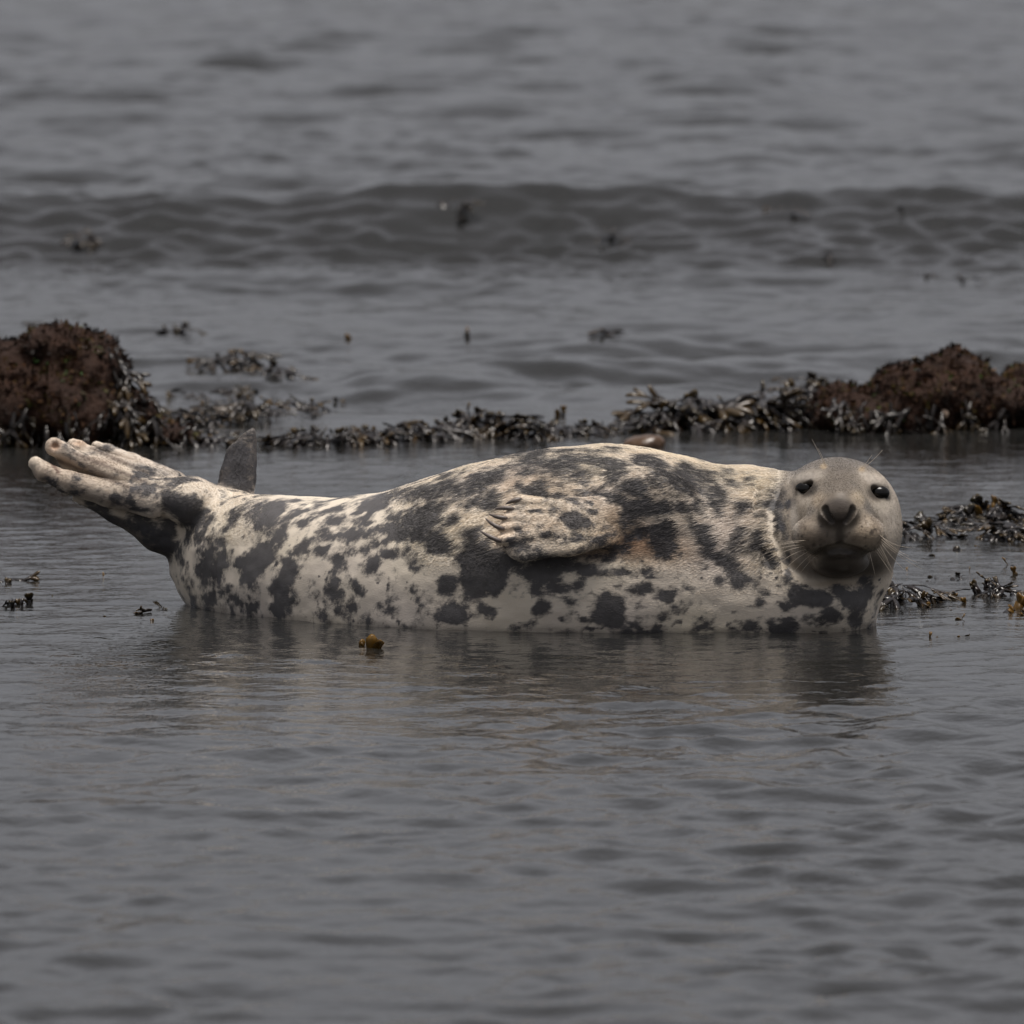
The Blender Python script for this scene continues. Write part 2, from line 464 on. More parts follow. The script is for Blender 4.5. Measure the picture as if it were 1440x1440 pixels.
def seal_sdf(p):
    d = torso(p)
    # ---- hind end
    m = p[:, 0] < xpx(440)
    if m.any():
        q = p[m]; e = d[m]
        foot = chain(q, [P(330, 722, 0.42), P(270, 706, 0.41), P(205, 692, 0.42)], [0.050, 0.052, 0.034], 0.85, 0.02)
        for path, rs, yy in TOES:
            foot = smin(foot, chain(q, [P(a, b, yy + 0.02 * i / 4) for i, (a, b) in enumerate(path)], rs, 1.0, 0.008), 0.005)
        web = chain(q, [P(230, 690, 0.455), P(150, 665, 0.45), P(96, 648, 0.448)], [0.036, 0.030, 0.020], 1.5, 0.01); foot = smin(foot, web, 0.02)
        # hollow of the curled toe tips
        cup = ell(q, P(77, 627, 0.418), (0.0135, 0.022, 0.0125)); foot = smax(foot, -cup, 0.006)
        cup = ell(q, P(106, 622, 0.455), (0.011, 0.02, 0.008)); foot = smax(foot, -cup, 0.006)
        slit = cone(q, P(64, 642, 0.392), P(80, 664, 0.380), 0.005, 0.004); foot = smax(foot, -slit, 0.006)
        low = chain(q, [P(285, 758, 0.49), P(225, 742, 0.47), P(165, 716, 0.46), P(110, 699, 0.45)], [0.075, 0.050, 0.028, 0.012], 1.0, 0.02)
        fin = chain(q, [P(328, 700, 0.56), P(334, 668, 0.57), P(339, 642, 0.578), P(349, 620, 0.582), P(357, 601, 0.585)], [0.044, 0.037, 0.032, 0.017, 0.003], 3.0, 0.01)
        e = smin(e, low, 0.022); e = smin(e, foot, 0.02); e = smin(e, fin, 0.02)
        d[m] = e
    # ---- front flipper
    m = box_mask(p, xpx(620), xpx(1040), -0.45, 0.02, -0.02, 0.42)
    if m.any():
        q = p[m]
        q0 = q * np.array((1, 0, 1.0)); k0 = np.array((1, 0, 1.0))
        d2 = chain(q0, [P(905, 716, 0) * k0, P(868, 716, 0) * k0, P(800, 727, 0) * k0, P(738, 739, 0) * k0], [0.046, 0.053, 0.055, 0.052], 1.0, 0.02)
        yc = FL_Y + 0.065 * sstep(xpx(815), xpx(905), q[:, 0]) + 0.42 * (q[:, 2] - 0.22) + 0.010 * sstep(xpx(745), xpx(690), q[:, 0])
        hy = np.abs(q[:, 1] - yc)
        f = np.hypot(np.maximum(d2 + 0.022, 0), np.maximum(hy - 0.028 + 0.022, 0)) + np.minimum(np.maximum(d2 + 0.022, hy - 0.006), 0) - 0.022
        for a, b in DIGITS:
            f = smin(f, cone(q, P(*a, FL_Y - 0.018 + 0.42 * (P(*a, FL_Y)[2] - 0.22)), P(*b, FL_Y - 0.018 + 0.42 * (P(*b, FL_Y)[2] - 0.22)), 0.0125, 0.0145), 0.008)
        sh = ell(q, P(910, 712, -0.215), (0.09, 0.055, 0.080))
        e = smin(d[m], sh, 0.05)
        crease = chain(q, [P(700, 785, -0.285), P(770, 788, -0.285), P(840, 776, -0.285), P(895, 754, -0.283)], [0.008, 0.018, 0.019, 0.010])
        e = smax(e, -crease, 0.03)
        d[m] = smin(e, f, 0.004 + 0.035 * sstep(xpx(815), xpx(885), q[:, 0]))
    # ---- neck, chest and head
    m = p[:, 0] > xpx(900)
    if m.any():
        q = p[m]; e = d[m]
        nk = chain(q, [P(1075, 770, -0.03), P(1120, 765, -0.07), P(1160, 765, -0.11)], [0.155, 0.145, 0.125], 1.0, 0.03)
        ch = ell(q, P(1150, 838, -0.13), (0.125, 0.165, 0.13))
        th = chain(q, [P(1180, 862, -0.13), P(1205, 800, -0.15)], [0.062, 0.075])
        e = smin(e, nk, 0.05); e = smin(e, ch, 0.05); e = smin(e, th, 0.04)
        # rolls of the neck
        for pts, rr in (([(1100, 690), (1086, 712), (1086, 748), (1110, 795), (1150, 826)], 0.007), ([(1068, 690), (1062, 715), (1068, 760), (1090, 808)], 0.004)):
            zz = [-0.17, -0.215, -0.25, -0.27, -0.30] if rr > 0.006 else [-0.16, -0.20, -0.23, -0.30]
            e = smax(e, -chain(q, [P(a, b, y) for (a, b), y in zip(pts, zz)], [0.0005] + [rr] * (len(pts) - 2) + [0.0005]), 0.022)
        hd = ell(q, P(1177, 730, YH), (0.136, 0.155, 0.131))
        jw = ell(q, P(1176, 762, YH - 0.045), (0.128, 0.13, 0.095))
        hd = smin(hd, jw, 0.04)
        mz = chain(q, [P(1178, 718, -0.19), P(1180, 744, -0.335)], [0.090, 0.074])
        hd = smin(hd, mz, 0.018)
        hd = smin(hd, cone(q, P(1180, 690, -0.235), P(1181, 711, -0.380), 0.046, 0.033), 0.025)
        hd = smin(hd, ell(q, P(1147, 752, -0.353), (0.050, 0.052, 0.040)), 0.014)
        hd = smin(hd, ell(q, P(1213, 751, -0.353), (0.050, 0.052, 0.040)), 0.014)
        hd = smin(hd, ell(q, P(1181, 789, -0.300), (0.062, 0.07, 0.033)), 0.014)
        hd = smin(hd, ell(q, P(1179, 722, -0.395), (0.041, 0.027, 0.032)), 0.010)
        # brows and lids
        hd = smin(hd, cone(q, P(1128, 675, -0.190), P(1150, 671, -0.208), 0.012, 0.014), 0.03)
        hd = smin(hd, cone(q, P(1216, 675, -0.206), P(1236, 679, -0.190), 0.014, 0.012), 0.03)
        for (ex, ey), yy in EYES:
            s = 1 if ex < 1180 else -1
            hd = smax(hd, -cone(q, P(ex - 5, ey + 1.5 * s, yy - 0.016), P(ex + 5, ey - 1.5 * s, yy - 0.016), 0.0132, 0.0132), 0.006)
        # mouth line
        mo = chain(q, [P(1146, 783, -0.360), P(1160, 776, -0.387), P(1181, 770, -0.395), P(1202, 775, -0.387), P(1222, 781, -0.360)], [0.004, 0.009, 0.011, 0.009, 0.004])
        hd = smax(hd, -mo, 0.012)
        hd = smax(hd, -cone(q, P(1181, 738, -0.420), P(1181, 764, -0.407), 0.003, 0.004), 0.012)
        # nostrils
        hd = smax(hd, -cone(q, P(1159, 717, -0.409), P(1170, 732, -0.413), 0.0098, 0.0065), 0.004)
        hd = smax(hd, -cone(q, P(1200, 717, -0.409), P(1190, 733, -0.413), 0.0098, 0.0065), 0.004)
        d[m] = smin(e, hd, 0.022)
    return d
V, Fq = surface_nets(seal_sdf, (-1.08, -0.43, -0.235), (0.86, 0.76, 0.43), 0.006)
V, _n = project(seal_sdf, V, 2)
me = mesh_np('body', V, Fq)
# finer mesh for head, flippers
bm = bmesh.new(); bm.from_mesh(me)
def fine_zone(c):
    return (c.x > xpx(1075) and c.z > 0.0 and c.y < 0.0) or (c.x < xpx(300) and c.z > 0.1) or (xpx(665) < c.x < xpx(920) and c.y < -0.2 and c.z > 0.08)
ed = {e for f in bm.faces if fine_zone(f.calc_center_median()) for e in f.edges}
bmesh.ops.subdivide_edges(bm, edges=list(ed), cuts=1, use_grid_fill=True)
bm.to_mesh(me); bm.free(); me.update()
V = np.empty(len(me.vertices) * 3, np.float32); me.vertices.foreach_get('co', V); V = V.reshape(-1, 3).astype(float)
V, N = project(seal_sdf, V, 2)
# soft wrinkles and sag of the hide
fold = fbm(V * np.array((9, 14, 14)) + 2.0, 3) * 0.0035
fold *= 1 - 0.75 * sstep(xpx(1060), xpx(1120), V[:, 0]) * sstep(0.03, 0.1, V[:, 2])
lines = np.sin((V[:, 0] * 38 + V[:, 2] * 22 + 2.2 * fbm(V * 7, 2))) * 0.0026 * sstep(xpx(930), xpx(1040), V[:, 0]) * (1 - sstep(xpx(1085), xpx(1110), V[:, 0])) * sstep(0.03, 0.15, V[:, 2])
V = V + N * (fold + lines)[:, None]
me.vertices.foreach_set('co', V.astype(np.float32).ravel()); me.update()
for p_ in me.polygons: p_.use_smooth = True

# ---- coat pattern: patches set on the hide, a few standing in for shade
SPOTS = [
 (293,790,45,14,-75),(333,723,28,9,-50),(305,805,30,12,-80),(378,722,32,14,-35),(420,718,40,7,-20),(424,740,14,8,-20),(392,752,24,9,-45),
 (362,790,40,16,-55),(397,815,45,17,-75),(390,855,14,12,0),(424,770,14,9,-40),(358,855,12,9,0),(336,790,14,7,-70),(330,848,14,8,30),(295,838,12,14,0),(318,800,20,6,-60),
 (472,733,26,8,-15),(456,752,16,9,-20),(456,772,15,9,-25),(492,755,18,12,-35),(505,740,12,7,20),(477,788,10,16,0),(521,797,15,13,0),(527,706,34,8,-12),(574,692,30,7,-18),
 (543,727,16,5,0),(550,748,28,12,10),(590,735,30,15,-15),(605,716,28,10,-15),(583,757,18,6,0),(619,765,21,15,15),(549,776,12,8,10),(620,690,40,10,-20),(661,690,30,10,-15),
 (640,728,10,8,0),(668,748,16,10,20),(436,817,6,5,0),(468,833,12,14,0),(470,817,12,5,0),(502,828,11,10,0),(442,837,9,3,0),(474,855,8,4,-20),(492,852,9,9,0),(449,866,8,4,0),
 (518,872,10,6,0),(546,861,14,7,-15),(542,845,12,5,-30),(583,798,10,5,0),(586,832,8,4,0),(592,845,8,4,0),(628,826,18,16,-20),(640,862,26,16,0),(665,810,22,36,10),(652,786,14,8,0),
 (637,685,30,10,-25),(684,671,30,12,-20),(696,702,16,13,-30),(742,652,22,6,-20),(792,646,26,8,-10),(809,656,18,6,-10),(814,666,15,5,-20),(734,685,8,8,-40),(795,684,10,5,-20),
 (856,652,32,14,10),(862,668,22,10,10),(912,650,32,12,10),(898,688,20,14,30),(967,674,34,12,15),(870,635,20,5,0),(831,636,20,4,0),(930,664,20,8,10),(885,672,14,8,30),
 (764,697,24,8,0),(848,692,26,8,5),(874,704,13,11,30),(808,704,16,7,15),(782,718,11,6,0),(815,733,22,11,20),(795,728,12,7,0),(848,740,8,9,0),(770,752,12,8,10),(800,757,28,7,-5),
 (835,716,8,5,0),(738,774,18,3,-3),(728,746,9,7,0),(715,770,12,5,30),(850,757,30,5,-15),(745,760,10,6,0),(760,738,8,5,0),
 (890,722,16,20,-30),(915,712,16,20,0),(898,755,16,8,0),(938,762,20,26,0),(935,708,14,12,0),(964,712,16,10,20),(987,710,9,12,0),(1009,702,14,14,0),(998,760,14,22,-20),(1014,783,16,8,20),(938,735,12,14,0),(975,735,8,10,20),
 (688,802,30,34,0),(668,752,14,10,0),(650,787,12,10,0),(626,765,14,14,0),(684,857,14,11,0),(764,804,36,14,0),(815,800,24,9,0),(776,792,30,10,0),(870,804,26,8,5),(850,784,16,6,10),(907,802,8,6,0),
 (720,790,26,10,0),(740,789,42,7,0),(825,785,44,6,-8),(870,768,20,5,-15),(761,856,14,13,0),(751,826,12,9,0),(787,827,22,11,0),(817,823,11,9,0),(856,858,28,24,10),(905,887,36,9,5),(906,826,18,10,0),(937,842,16,12,0),(878,845,11,5,0),(950,858,9,6,0),(809,846,12,3,0),(930,868,10,3,0),  # row right below the front flipper: its contact shadow as dark patches
 (988,880,13,6,0),(972,831,7,4,30),(1012,818,8,6,0),(790,872,9,5,0),(745,874,8,3,-20),(820,868,7,4,0),
 (1014,696,22,12,10),(1040,683,9,7,0),(1050,712,11,12,30),(1058,672,11,5,-10),(1010,716,10,8,0),(1046,755,7,18,0),(1068,758,9,18,15),(1084,785,20,7,60),(1020,790,34,12,35),(1040,812,24,12,20),
 (1072,828,12,6,20),(1068,848,10,8,20),(1104,854,11,9,20),(1108,808,11,11,30),(1100,884,21,14,0),(1053,883,15,9,-10),(1072,870,6,5,0),(1030,668,12,5,0),
 (1126,836,13,12,0),(1150,842,24,13,20),(1215,838,12,22,10),(1218,812,14,12,0),(1140,870,12,7,-20),(1238,780,6,14,10),(1170,866,24,13,-25),(1196,840,18,15,0),(1202,868,12,18,0),(1230,800,8,20,15),(1186,826,26,8,0),
 (1112,708,6,8,0),(1100,742,6,13,0),(1092,712,6,14,0),
 (241,704,24,17,10),(203,687,13,9,20),(167,703,18,8,10),(142,699,6,5,0),(107,693,10,12,60),(278,713,8,12,0),(303,678,18,7,20),(311,695,7,9,0),(206,659,14,4,20),(113,651,16,4,35),(70,683,10,4,30),(103,670,9,4,10),
 (200,740,26,9,35),(150,720,30,7,25),(228,765,26,14,40),(240,750,10,16,0),(180,733,16,8,30),(130,712,22,6,20),  # lower hind flipper, darkened for the shade it lies in
 (335,650,12,34,20),(330,672,16,14,20)]
bvh = BVHTree.FromPolygons([tuple(v) for v in V], [tuple(p_.vertices) for p_ in me.polygons])
def hide_hit(px, py):
    d = ray(px, py); r = bvh.ray_cast(Vector(CAM), Vector(d))
    if r[0] is None: return None
    return np.array(r[0]), np.array(r[1])
VW = V + np.stack([vnoise(V * 30 + k) * 0.009 + vnoise(V * 75 + k) * 0.004 for k in (1.0, 40.0, 80.0)], 1) * np.array((1, 0.5, 1))   # ragged outlines
spot = np.full(len(V), -30.0)
def stamp(c, n, a, b, ang, wob):
    """an elongated patch on the hide: a, b in photo-pixel units (1/660 m)"""
    n = n / np.linalg.norm(n)
    if n[1] > 0 and wob == 0: n = -n
    ca, sa = math.cos(rad(ang)), math.sin(rad(ang))
    vdir = np.array((0, FWD[1], FWD[2]))
    u = np.array((ca, 0, -sa)); v = np.array((sa, 0, ca))
    cosv = max(abs(n @ vdir), 0.42) if wob == 0 else 1.0
    q = (VW - c) * 660.0
    qn = q @ n; qt = q - qn[:, None] * n
    uu = qt @ u; vv = qt @ v
    r = np.sqrt((uu / a) ** 2 + (vv / (b)) ** 2 + (qn / (max(a, b) * 1.3)) ** 2)
    return (1 - r) * min(a, b) * 1.0
for cx, cy, a, b, ang in SPOTS:
    h = hide_hit(cx, cy)
    if h is None: continue
    spot = np.maximum(spot, stamp(h[0], h[1], a * 1.10 + 0.8, b * 1.14 + 0.8, ang, 0))
# the far flank goes on in the same way
cand = np.nonzero((N[:, 1] > 0.25) & (V[:, 0] > -0.7) & (V[:, 0] < 0.6))[0]
for i in R.choice(cand, 130, replace=False):
    spot = np.maximum(spot, stamp(V[i], N[i], R.uniform(8, 30), R.uniform(6, 15), R.uniform(-60, 20), 1))
spot = np.clip(spot, -30, 30)
spot += -1.0 + 5.4 * fbm(V * np.array((32, 46, 46)), 4, 0.68)
sat = vnoise(V * np.array((95, 120, 120)) + 31) + 0.6 * vnoise(V * 50 + 8)
spot = np.maximum(spot, np.where((sat > 0.62) & (spot > -13) & (V[:, 0] > xpx(330)), (sat - 0.62) * 14 - 1.2, -30))
fleck = vnoise(V * np.array((60, 75, 75)) + 11) + 0.5 * vnoise(V * 21 + 4)
mott = fbm(V * np.array((17, 26, 26)) + 17, 4, 0.62)
on_flip = (V[:, 1] < -0.272) & (V[:, 0] > xpx(685)) & (V[:, 0] < xpx(885)) & (V[:, 2] > 0.14) & (V[:, 2] < 0.31)
dens = -2.5 * sstep(xpx(860), xpx(960), V[:, 0]) - 5.0 * on_flip + 6.0 * sstep(0.25, 0.9, N[:, 2]) * sstep(xpx(380), xpx(520), V[:, 0]) * (1 - 1.0 * sstep(xpx(780), xpx(900), V[:, 0])) + 3.0 * (1 - sstep(xpx(360), xpx(470), V[:, 0])) + 1.5
spot = np.maximum(spot, mott * 11 - 7.5 + dens * 0.9 + 2.2 * ((V[:, 0] < xpx(330)) & (V[:, 0] > xpx(170))) - 2.0 * (V[:, 0] < xpx(170)))
spot = np.maximum(spot, np.where(fleck > 1.02, (fleck - 1.02) * 26 - 1, -30))

coat = np.empty((len(V), 3)); coat[:] = (0.74, 0.655, 0.545)
def tint(px, py, rx, ry, col, f, soft=1.0, at=None):
    h = hide_hit(px, py) if at is None else (at,)
    if h is None: return
    q = (V - h[0]) * 660
    r = np.sqrt((q[:, 0] / rx) ** 2 + (q[:, 2] / ry) ** 2 + (q[:, 1] / (1.6 * max(rx, ry))) ** 2)
    k = np.clip(f * np.exp(-(r ** (2 * soft))), 0, 1)[:, None]
    coat[:] = coat * (1 - k) + np.array(col) * k
var = fbm(V * np.array((5, 6, 6)), 3)[:, None]
coat = coat * (1 + 0.10 * var) * np.array((1, 1, 1)); coat[:, 2] *= (1 - 0.05 * var[:, 0])
# rusty stain in the armpit and along the flipper
for t in ((930, 775, 45, 20, (0.40, 0.25, 0.13), 0.6), (890, 762, 45, 18, (0.30, 0.15, 0.065), 0.85), (840, 778, 55, 10, (0.28, 0.14, 0.065), 0.6), (880, 735, 26, 22, (0.40, 0.25, 0.13), 0.5), (780, 735, 80, 34, (0.70, 0.575, 0.44), 0.7), (860, 740, 30, 24, (0.46, 0.33, 0.21), 0.5), (705, 745, 22, 36, (0.68, 0.52, 0.38), 0.6),
          (920, 690, 40, 24, (0.36, 0.27, 0.18), 0.35), (760, 680, 70, 20, (0.62, 0.48, 0.34), 0.5)): tint(*t)
# head: grey brown crown, pale brows, tan muzzle, dark nose and throat, with light and shade painted in
hz = ((V[:, 0] > xpx(1094)) & (V[:, 2] > 0.10) & (V[:, 1] < 0.02))
kh = (sstep(xpx(1084), xpx(1112), V[:, 0]) * sstep(0.10, 0.145, V[:, 2]) * (1 - sstep(-0.02, 0.06, V[:, 1])))[:, None] * 0.9
coat = coat * (1 - kh) + np.array((0.25, 0.205, 0.16)) * kh
hx, hy_ = to_px(V)
front = (V[:, 0] > xpx(1078)) & (V[:, 1] < 0.0) & (V[:, 2] > 0.05) & (N[:, 1] < 0.25)
def paint(px, py, rx, ry, ang, col, f, p=3.0):
    ca, sa = math.cos(rad(ang)), math.sin(rad(ang))
    u = ((hx - px) * ca + (hy_ - py) * sa) / rx; v = (-(hx - px) * sa + (hy_ - py) * ca) / ry
    k = (f * np.exp(-np.hypot(u, v) ** p) * front)[:, None]
    coat[:] = coat * (1 - k) + np.array(col) * k
for t in ((1178, 730, 96, 92, 0, (0.30, 0.26, 0.21), 0.9, 6), (1180, 650, 70, 16, 0, (0.13, 0.12, 0.11), 0.9), (1182, 680, 30, 34, 0, (0.105, 0.088, 0.070), 0.9), (1122, 660, 20, 12, -35, (0.15, 0.14, 0.13), 0.8),
          (1133, 671, 24, 7, -12, (0.50, 0.45, 0.39), 0.95), (1117, 684, 8, 12, 0, (0.40, 0.35, 0.30), 0.7), (1233, 676, 26, 8, 22, (0.54, 0.48, 0.41), 0.95), (1252, 720, 16, 46, -5, (0.44, 0.39, 0.33), 0.9),  # right cheek painted pale, as if lit from the right
          (1135, 704, 16, 8, -20, (0.42, 0.37, 0.31), 0.7), (1240, 712, 14, 12, 0, (0.46, 0.41, 0.34), 0.8), (1098, 700, 9, 24, 5, (0.055, 0.05, 0.05), 0.9), (1113, 707, 7, 9, 0, (0.05, 0.045, 0.045), 0.9),
          (1102, 742, 6, 20, -10, (0.06, 0.055, 0.05), 0.85), (1118, 738, 6, 30, -4, (0.54, 0.49, 0.43), 0.9), (1141, 716, 6, 22, 25, (0.10, 0.09, 0.08), 0.7), (1219, 712, 6, 26, -28, (0.07, 0.068, 0.065), 0.85), (1233, 740, 5, 18, -8, (0.10, 0.09, 0.085), 0.7),  # cheek grooves darkened; bright rim left of the muzzle painted in
          (1152, 704, 11, 12, 20, (0.40, 0.32, 0.23), 0.8), (1206, 702, 10, 13, -20, (0.44, 0.36, 0.26), 0.85),
          (1142, 752, 26, 24, 0, (0.16, 0.122, 0.086), 0.85), (1217, 748, 24, 25, 0, (0.29, 0.225, 0.155), 0.85), (1160, 752, 16, 16, 0, (0.07, 0.054, 0.042), 0.8), (1200, 758, 12, 10, 0, (0.10, 0.075, 0.055), 0.7),  # left pad darker, right pad paler: side light painted into the muzzle
          (1181, 778, 40, 11, 0, (0.010, 0.008, 0.007), 1.0, 4), (1180, 798, 50, 18, 0, (0.016, 0.013, 0.012), 0.95, 4), (1225, 796, 22, 20, 0, (0.04, 0.035, 0.03), 0.85), (1136, 800, 20, 12, 30, (0.10, 0.085, 0.07), 0.7), (1175, 822, 46, 6, 0, (0.24, 0.18, 0.12), 0.6),  # dark pigment plus the shadow below the muzzle, painted on chin and jaw
          (1179, 711, 24, 12, 0, (0.026, 0.021, 0.020), 1.0, 4), (1179, 729, 31, 15, 0, (0.020, 0.016, 0.015), 1.0, 4), (1181, 752, 9, 16, 0, (0.020, 0.016, 0.014), 0.95), (1164, 724, 6, 11, -35, (0.003, 0.003, 0.003), 1.0, 4), (1195, 724, 6, 11, 35, (0.003, 0.003, 0.003), 1.0, 4),
          (1158, 656, 5, 4, 0, (0.45, 0.34, 0.21), 0.7), (1212, 660, 5, 4, 0, (0.45, 0.34, 0.21), 0.7)): paint(*t)
for (ex, ey), yy in EYES:
    sd_ = 1 if ex > 1180 else -1
    paint(ex, ey, 17, 12.5, 16 if sd_ > 0 else -14, (0.007, 0.006, 0.006), 1.0, 6)
    paint(ex + 12 * sd_, ey + 6, 7, 4, 30 * sd_, (0.02, 0.018, 0.016), 0.8)
coat *= 1 + (kh / 0.9) * (0.16 * vnoise(V * np.array((260, 260, 150)))[:, None] + 0.14 * vnoise(V * 95 + 3)[:, None])
# toes of the hind flippers: warm skin inside the curled tips, painted shade on the lower flipper, slate fin
for t in ((78, 628, 12, 11, (0.30, 0.155, 0.085), 0.85), (112, 624, 14, 6, (0.42, 0.25, 0.15), 0.7), (72, 652, 5, 11, (0.20, 0.10, 0.07), 0.8), (60, 668, 24, 16, (0.50, 0.39, 0.29), 0.6), (120, 668, 70, 30, (0.46, 0.37, 0.285), 0.75), (190, 690, 60, 26, (0.50, 0.42, 0.34), 0.6), (90, 648, 24, 8, (0.25, 0.18, 0.13), 0.6), (140, 650, 30, 6, (0.27, 0.20, 0.15), 0.6)): tint(*t)
vx, vy = to_px(V)
hindz = (vx < 300) & (vy < 760) & (V[:, 2] > 0.1)
def stroke(ax, ay, bx_, by_, w_, col, f):
    t = np.clip(((vx - ax) * (bx_ - ax) + (vy - ay) * (by_ - ay)) / ((bx_ - ax) ** 2 + (by_ - ay) ** 2), 0, 1)
    k = (f * np.exp(-(np.hypot(vx - ax - t * (bx_ - ax), vy - ay - t * (by_ - ay)) / w_) ** 2) * hindz)[:, None]
    coat[:] = coat * (1 - k) + np.array(col) * k
for t in ((82, 648, 195, 690, 4.0, (0.09, 0.065, 0.05), 0.85), (104, 637, 205, 678, 3.5, (0.10, 0.07, 0.055), 0.8), (128, 630, 215, 668, 3.0, (0.12, 0.085, 0.065), 0.8), (66, 640, 82, 664, 3.0, (0.12, 0.06, 0.045), 0.9),  # shade in the shallow toe grooves painted as dark strokes
          (100, 692, 190, 716, 6.0, (0.13, 0.10, 0.085), 0.6), (120, 655, 160, 672, 4.0, (0.16, 0.13, 0.11), 0.6), (60, 672, 120, 690, 5.0, (0.24, 0.19, 0.15), 0.6), (185, 655, 300, 672, 5.0, (0.22, 0.20, 0.18), 0.5)): stroke(*t)
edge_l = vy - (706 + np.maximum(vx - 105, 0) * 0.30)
low = sstep(-2, 7, edge_l) * (1 - sstep(236, 248, vx)) * (1 - sstep(785, 803, vy)) * 0.85  # shade of the lower flipper, put into coat and spots
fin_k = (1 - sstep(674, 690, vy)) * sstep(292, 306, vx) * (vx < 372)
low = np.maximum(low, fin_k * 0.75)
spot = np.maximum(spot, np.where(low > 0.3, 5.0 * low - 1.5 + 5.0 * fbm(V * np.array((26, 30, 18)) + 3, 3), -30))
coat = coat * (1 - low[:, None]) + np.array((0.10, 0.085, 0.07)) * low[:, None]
# freckles on the whisker pads
fr = vnoise(V * 150 + 5) + 0.3 * vnoise(V * 70)
onpad = np.zeros(len(V))
for c, s in (((1146, 753), 26), ((1216, 752), 26)):
    h = hide_hit(*c)
    if h: onpad = np.maximum(onpad, np.exp(-((((V - h[0]) * 660) ** 2).sum(1)) / (2 * (s * 0.8) ** 2)))
fk = (np.clip((fr - 0.25) * 2.2, 0, 1) * np.clip(onpad * 1.4, 0, 1) * 0.85)[:, None]
coat = coat * (1 - fk) + np.array((0.035, 0.026, 0.022)) * fk
headzone = kh[:, 0] / 0.9
spot = spot - 26 * headzone * sstep(xpx(1104), xpx(1122), V[:, 0])
vx_, vy_ = to_px(V)
spot -= 20 * ((vx_ > 688) & (vx_ < 724) & (vy_ > 704) & (vy_ < 768) & (V[:, 1] < -0.25) & (N[:, 1] > -0.9))
wet = np.clip(0.40 + 0.4 * (1 - sstep(0.0, 0.09, V[:, 2])) + 0.30 * headzone + 0.22 * (V[:, 0] < xpx(640)) - 0.3 * (V[:, 0] < xpx(300)), 0, 1)
nosez = hide_hit(1180, 720)[0]
for (ex, ey), yy in EYES: wet = wet * (1 - 0.8 * np.exp(-((vx_ - ex) ** 2 + (vy_ - ey) ** 2) / 300.0) * (V[:, 0] > xpx(1090)))
wet = wet * (1 - 0.62 * np.exp(-(((V - nosez) * 660) ** 2).sum(1) / 1100.0))
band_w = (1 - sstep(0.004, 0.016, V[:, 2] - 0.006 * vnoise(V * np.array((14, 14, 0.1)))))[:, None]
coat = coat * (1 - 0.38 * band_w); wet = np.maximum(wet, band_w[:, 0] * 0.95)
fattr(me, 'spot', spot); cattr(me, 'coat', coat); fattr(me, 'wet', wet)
seal = thing('grey_seal', 'spotted cream and dark grey seal lying on its side in shallow water, facing the viewer', 'seal', (0, 0, -0.19))
SO = np.array((0, 0, 0.19))         # parts are stored relative to the seal's base
me.vertices.foreach_set('co', (V + SO).astype(np.float32).ravel()); me.update()
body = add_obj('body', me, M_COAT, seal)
for (ex, ey), yy in EYES:
    bm = bmesh.new(); bmesh.ops.create_uvsphere(bm, u_segments=24, v_segments=16, radius=0.0195)
    bmesh.ops.scale(bm, vec=(1.2, 0.9, 0.86), verts=bm.verts)
    em = bpy.data.meshes.new('eye'); bm.to_mesh(em); bm.free()
    for p_ in em.polygons: p_.use_smooth = True
    o = add_obj('eye', em, M_EYE, seal); o.location = P(ex, ey + 0.5, yy + 0.0080) + SO
for a, b, c in CLAWS:
    pts = []
    for t in np.linspace(0, 1, 9):
        q = np.array(a) * (1-t)**2 + 2*np.array(b) * t*(1-t) + np.array(c) * t*t
        pts.append(P(q[0], q[1], FL_Y - 0.026 + 0.42 * (P(q[0], q[1], FL_Y)[2] - 0.22) - 0.012 * math.sin(t * 2.4) + 0.016 * t) + SO)
    add_obj('claw', tube_mesh('claw', pts, np.interp(np.linspace(0, 1, 9), [0, 0.2, 0.7, 1], [0.0046, 0.0052, 0.004, 0.0012]), 8), M_CLAW, seal)
# whiskers: base pixel, tip pixel, sag
WH = [((1128,762),(1068,776),3),((1130,766),(1064,784),4),((1132,768),(1072,792),4),((1134,772),(1086,800),4),((1138,775),(1098,806),3),((1136,760),(1085,768),2),((1143,778),(1108,815),3),((1150,780),(1126,805),2),
      ((1236,752),(1282,770),-5),((1238,757),(1292,792),-4),((1237,760),(1296,800),-3),((1236,764),(1260,815),2),((1234,768),(1252,800),2),((1238,762),(1272,802),-2),((1230,772),(1262,820),1),((1222,775),(1231,811),2),((1240,755),(1278,782),-3),((1232,770),(1246,792),1),
      ((1160,655),(1142,618),1),((1162,656),(1150,630),1),((1216,657),(1241,633),-1),((1212,658),(1226,640),-1)]
for (a, b, sag) in WH:
    h = hide_hit(*a); y0 = h[0][1] if h else -0.3
    pts = []
    for t in np.linspace(0, 1, 8):
        x_ = a[0] + (b[0] - a[0]) * t; y_ = a[1] + (b[1] - a[1]) * t - sag * math.sin(t * math.pi)
        pts.append(P(x_, y_, y0 + 0.004 - 0.03 * t + 0.02 * t * t) + SO)
    add_obj('whisker', tube_mesh('whisker', pts, np.linspace(0.00055, 0.0002, 8), 5), M_WHISK, seal)
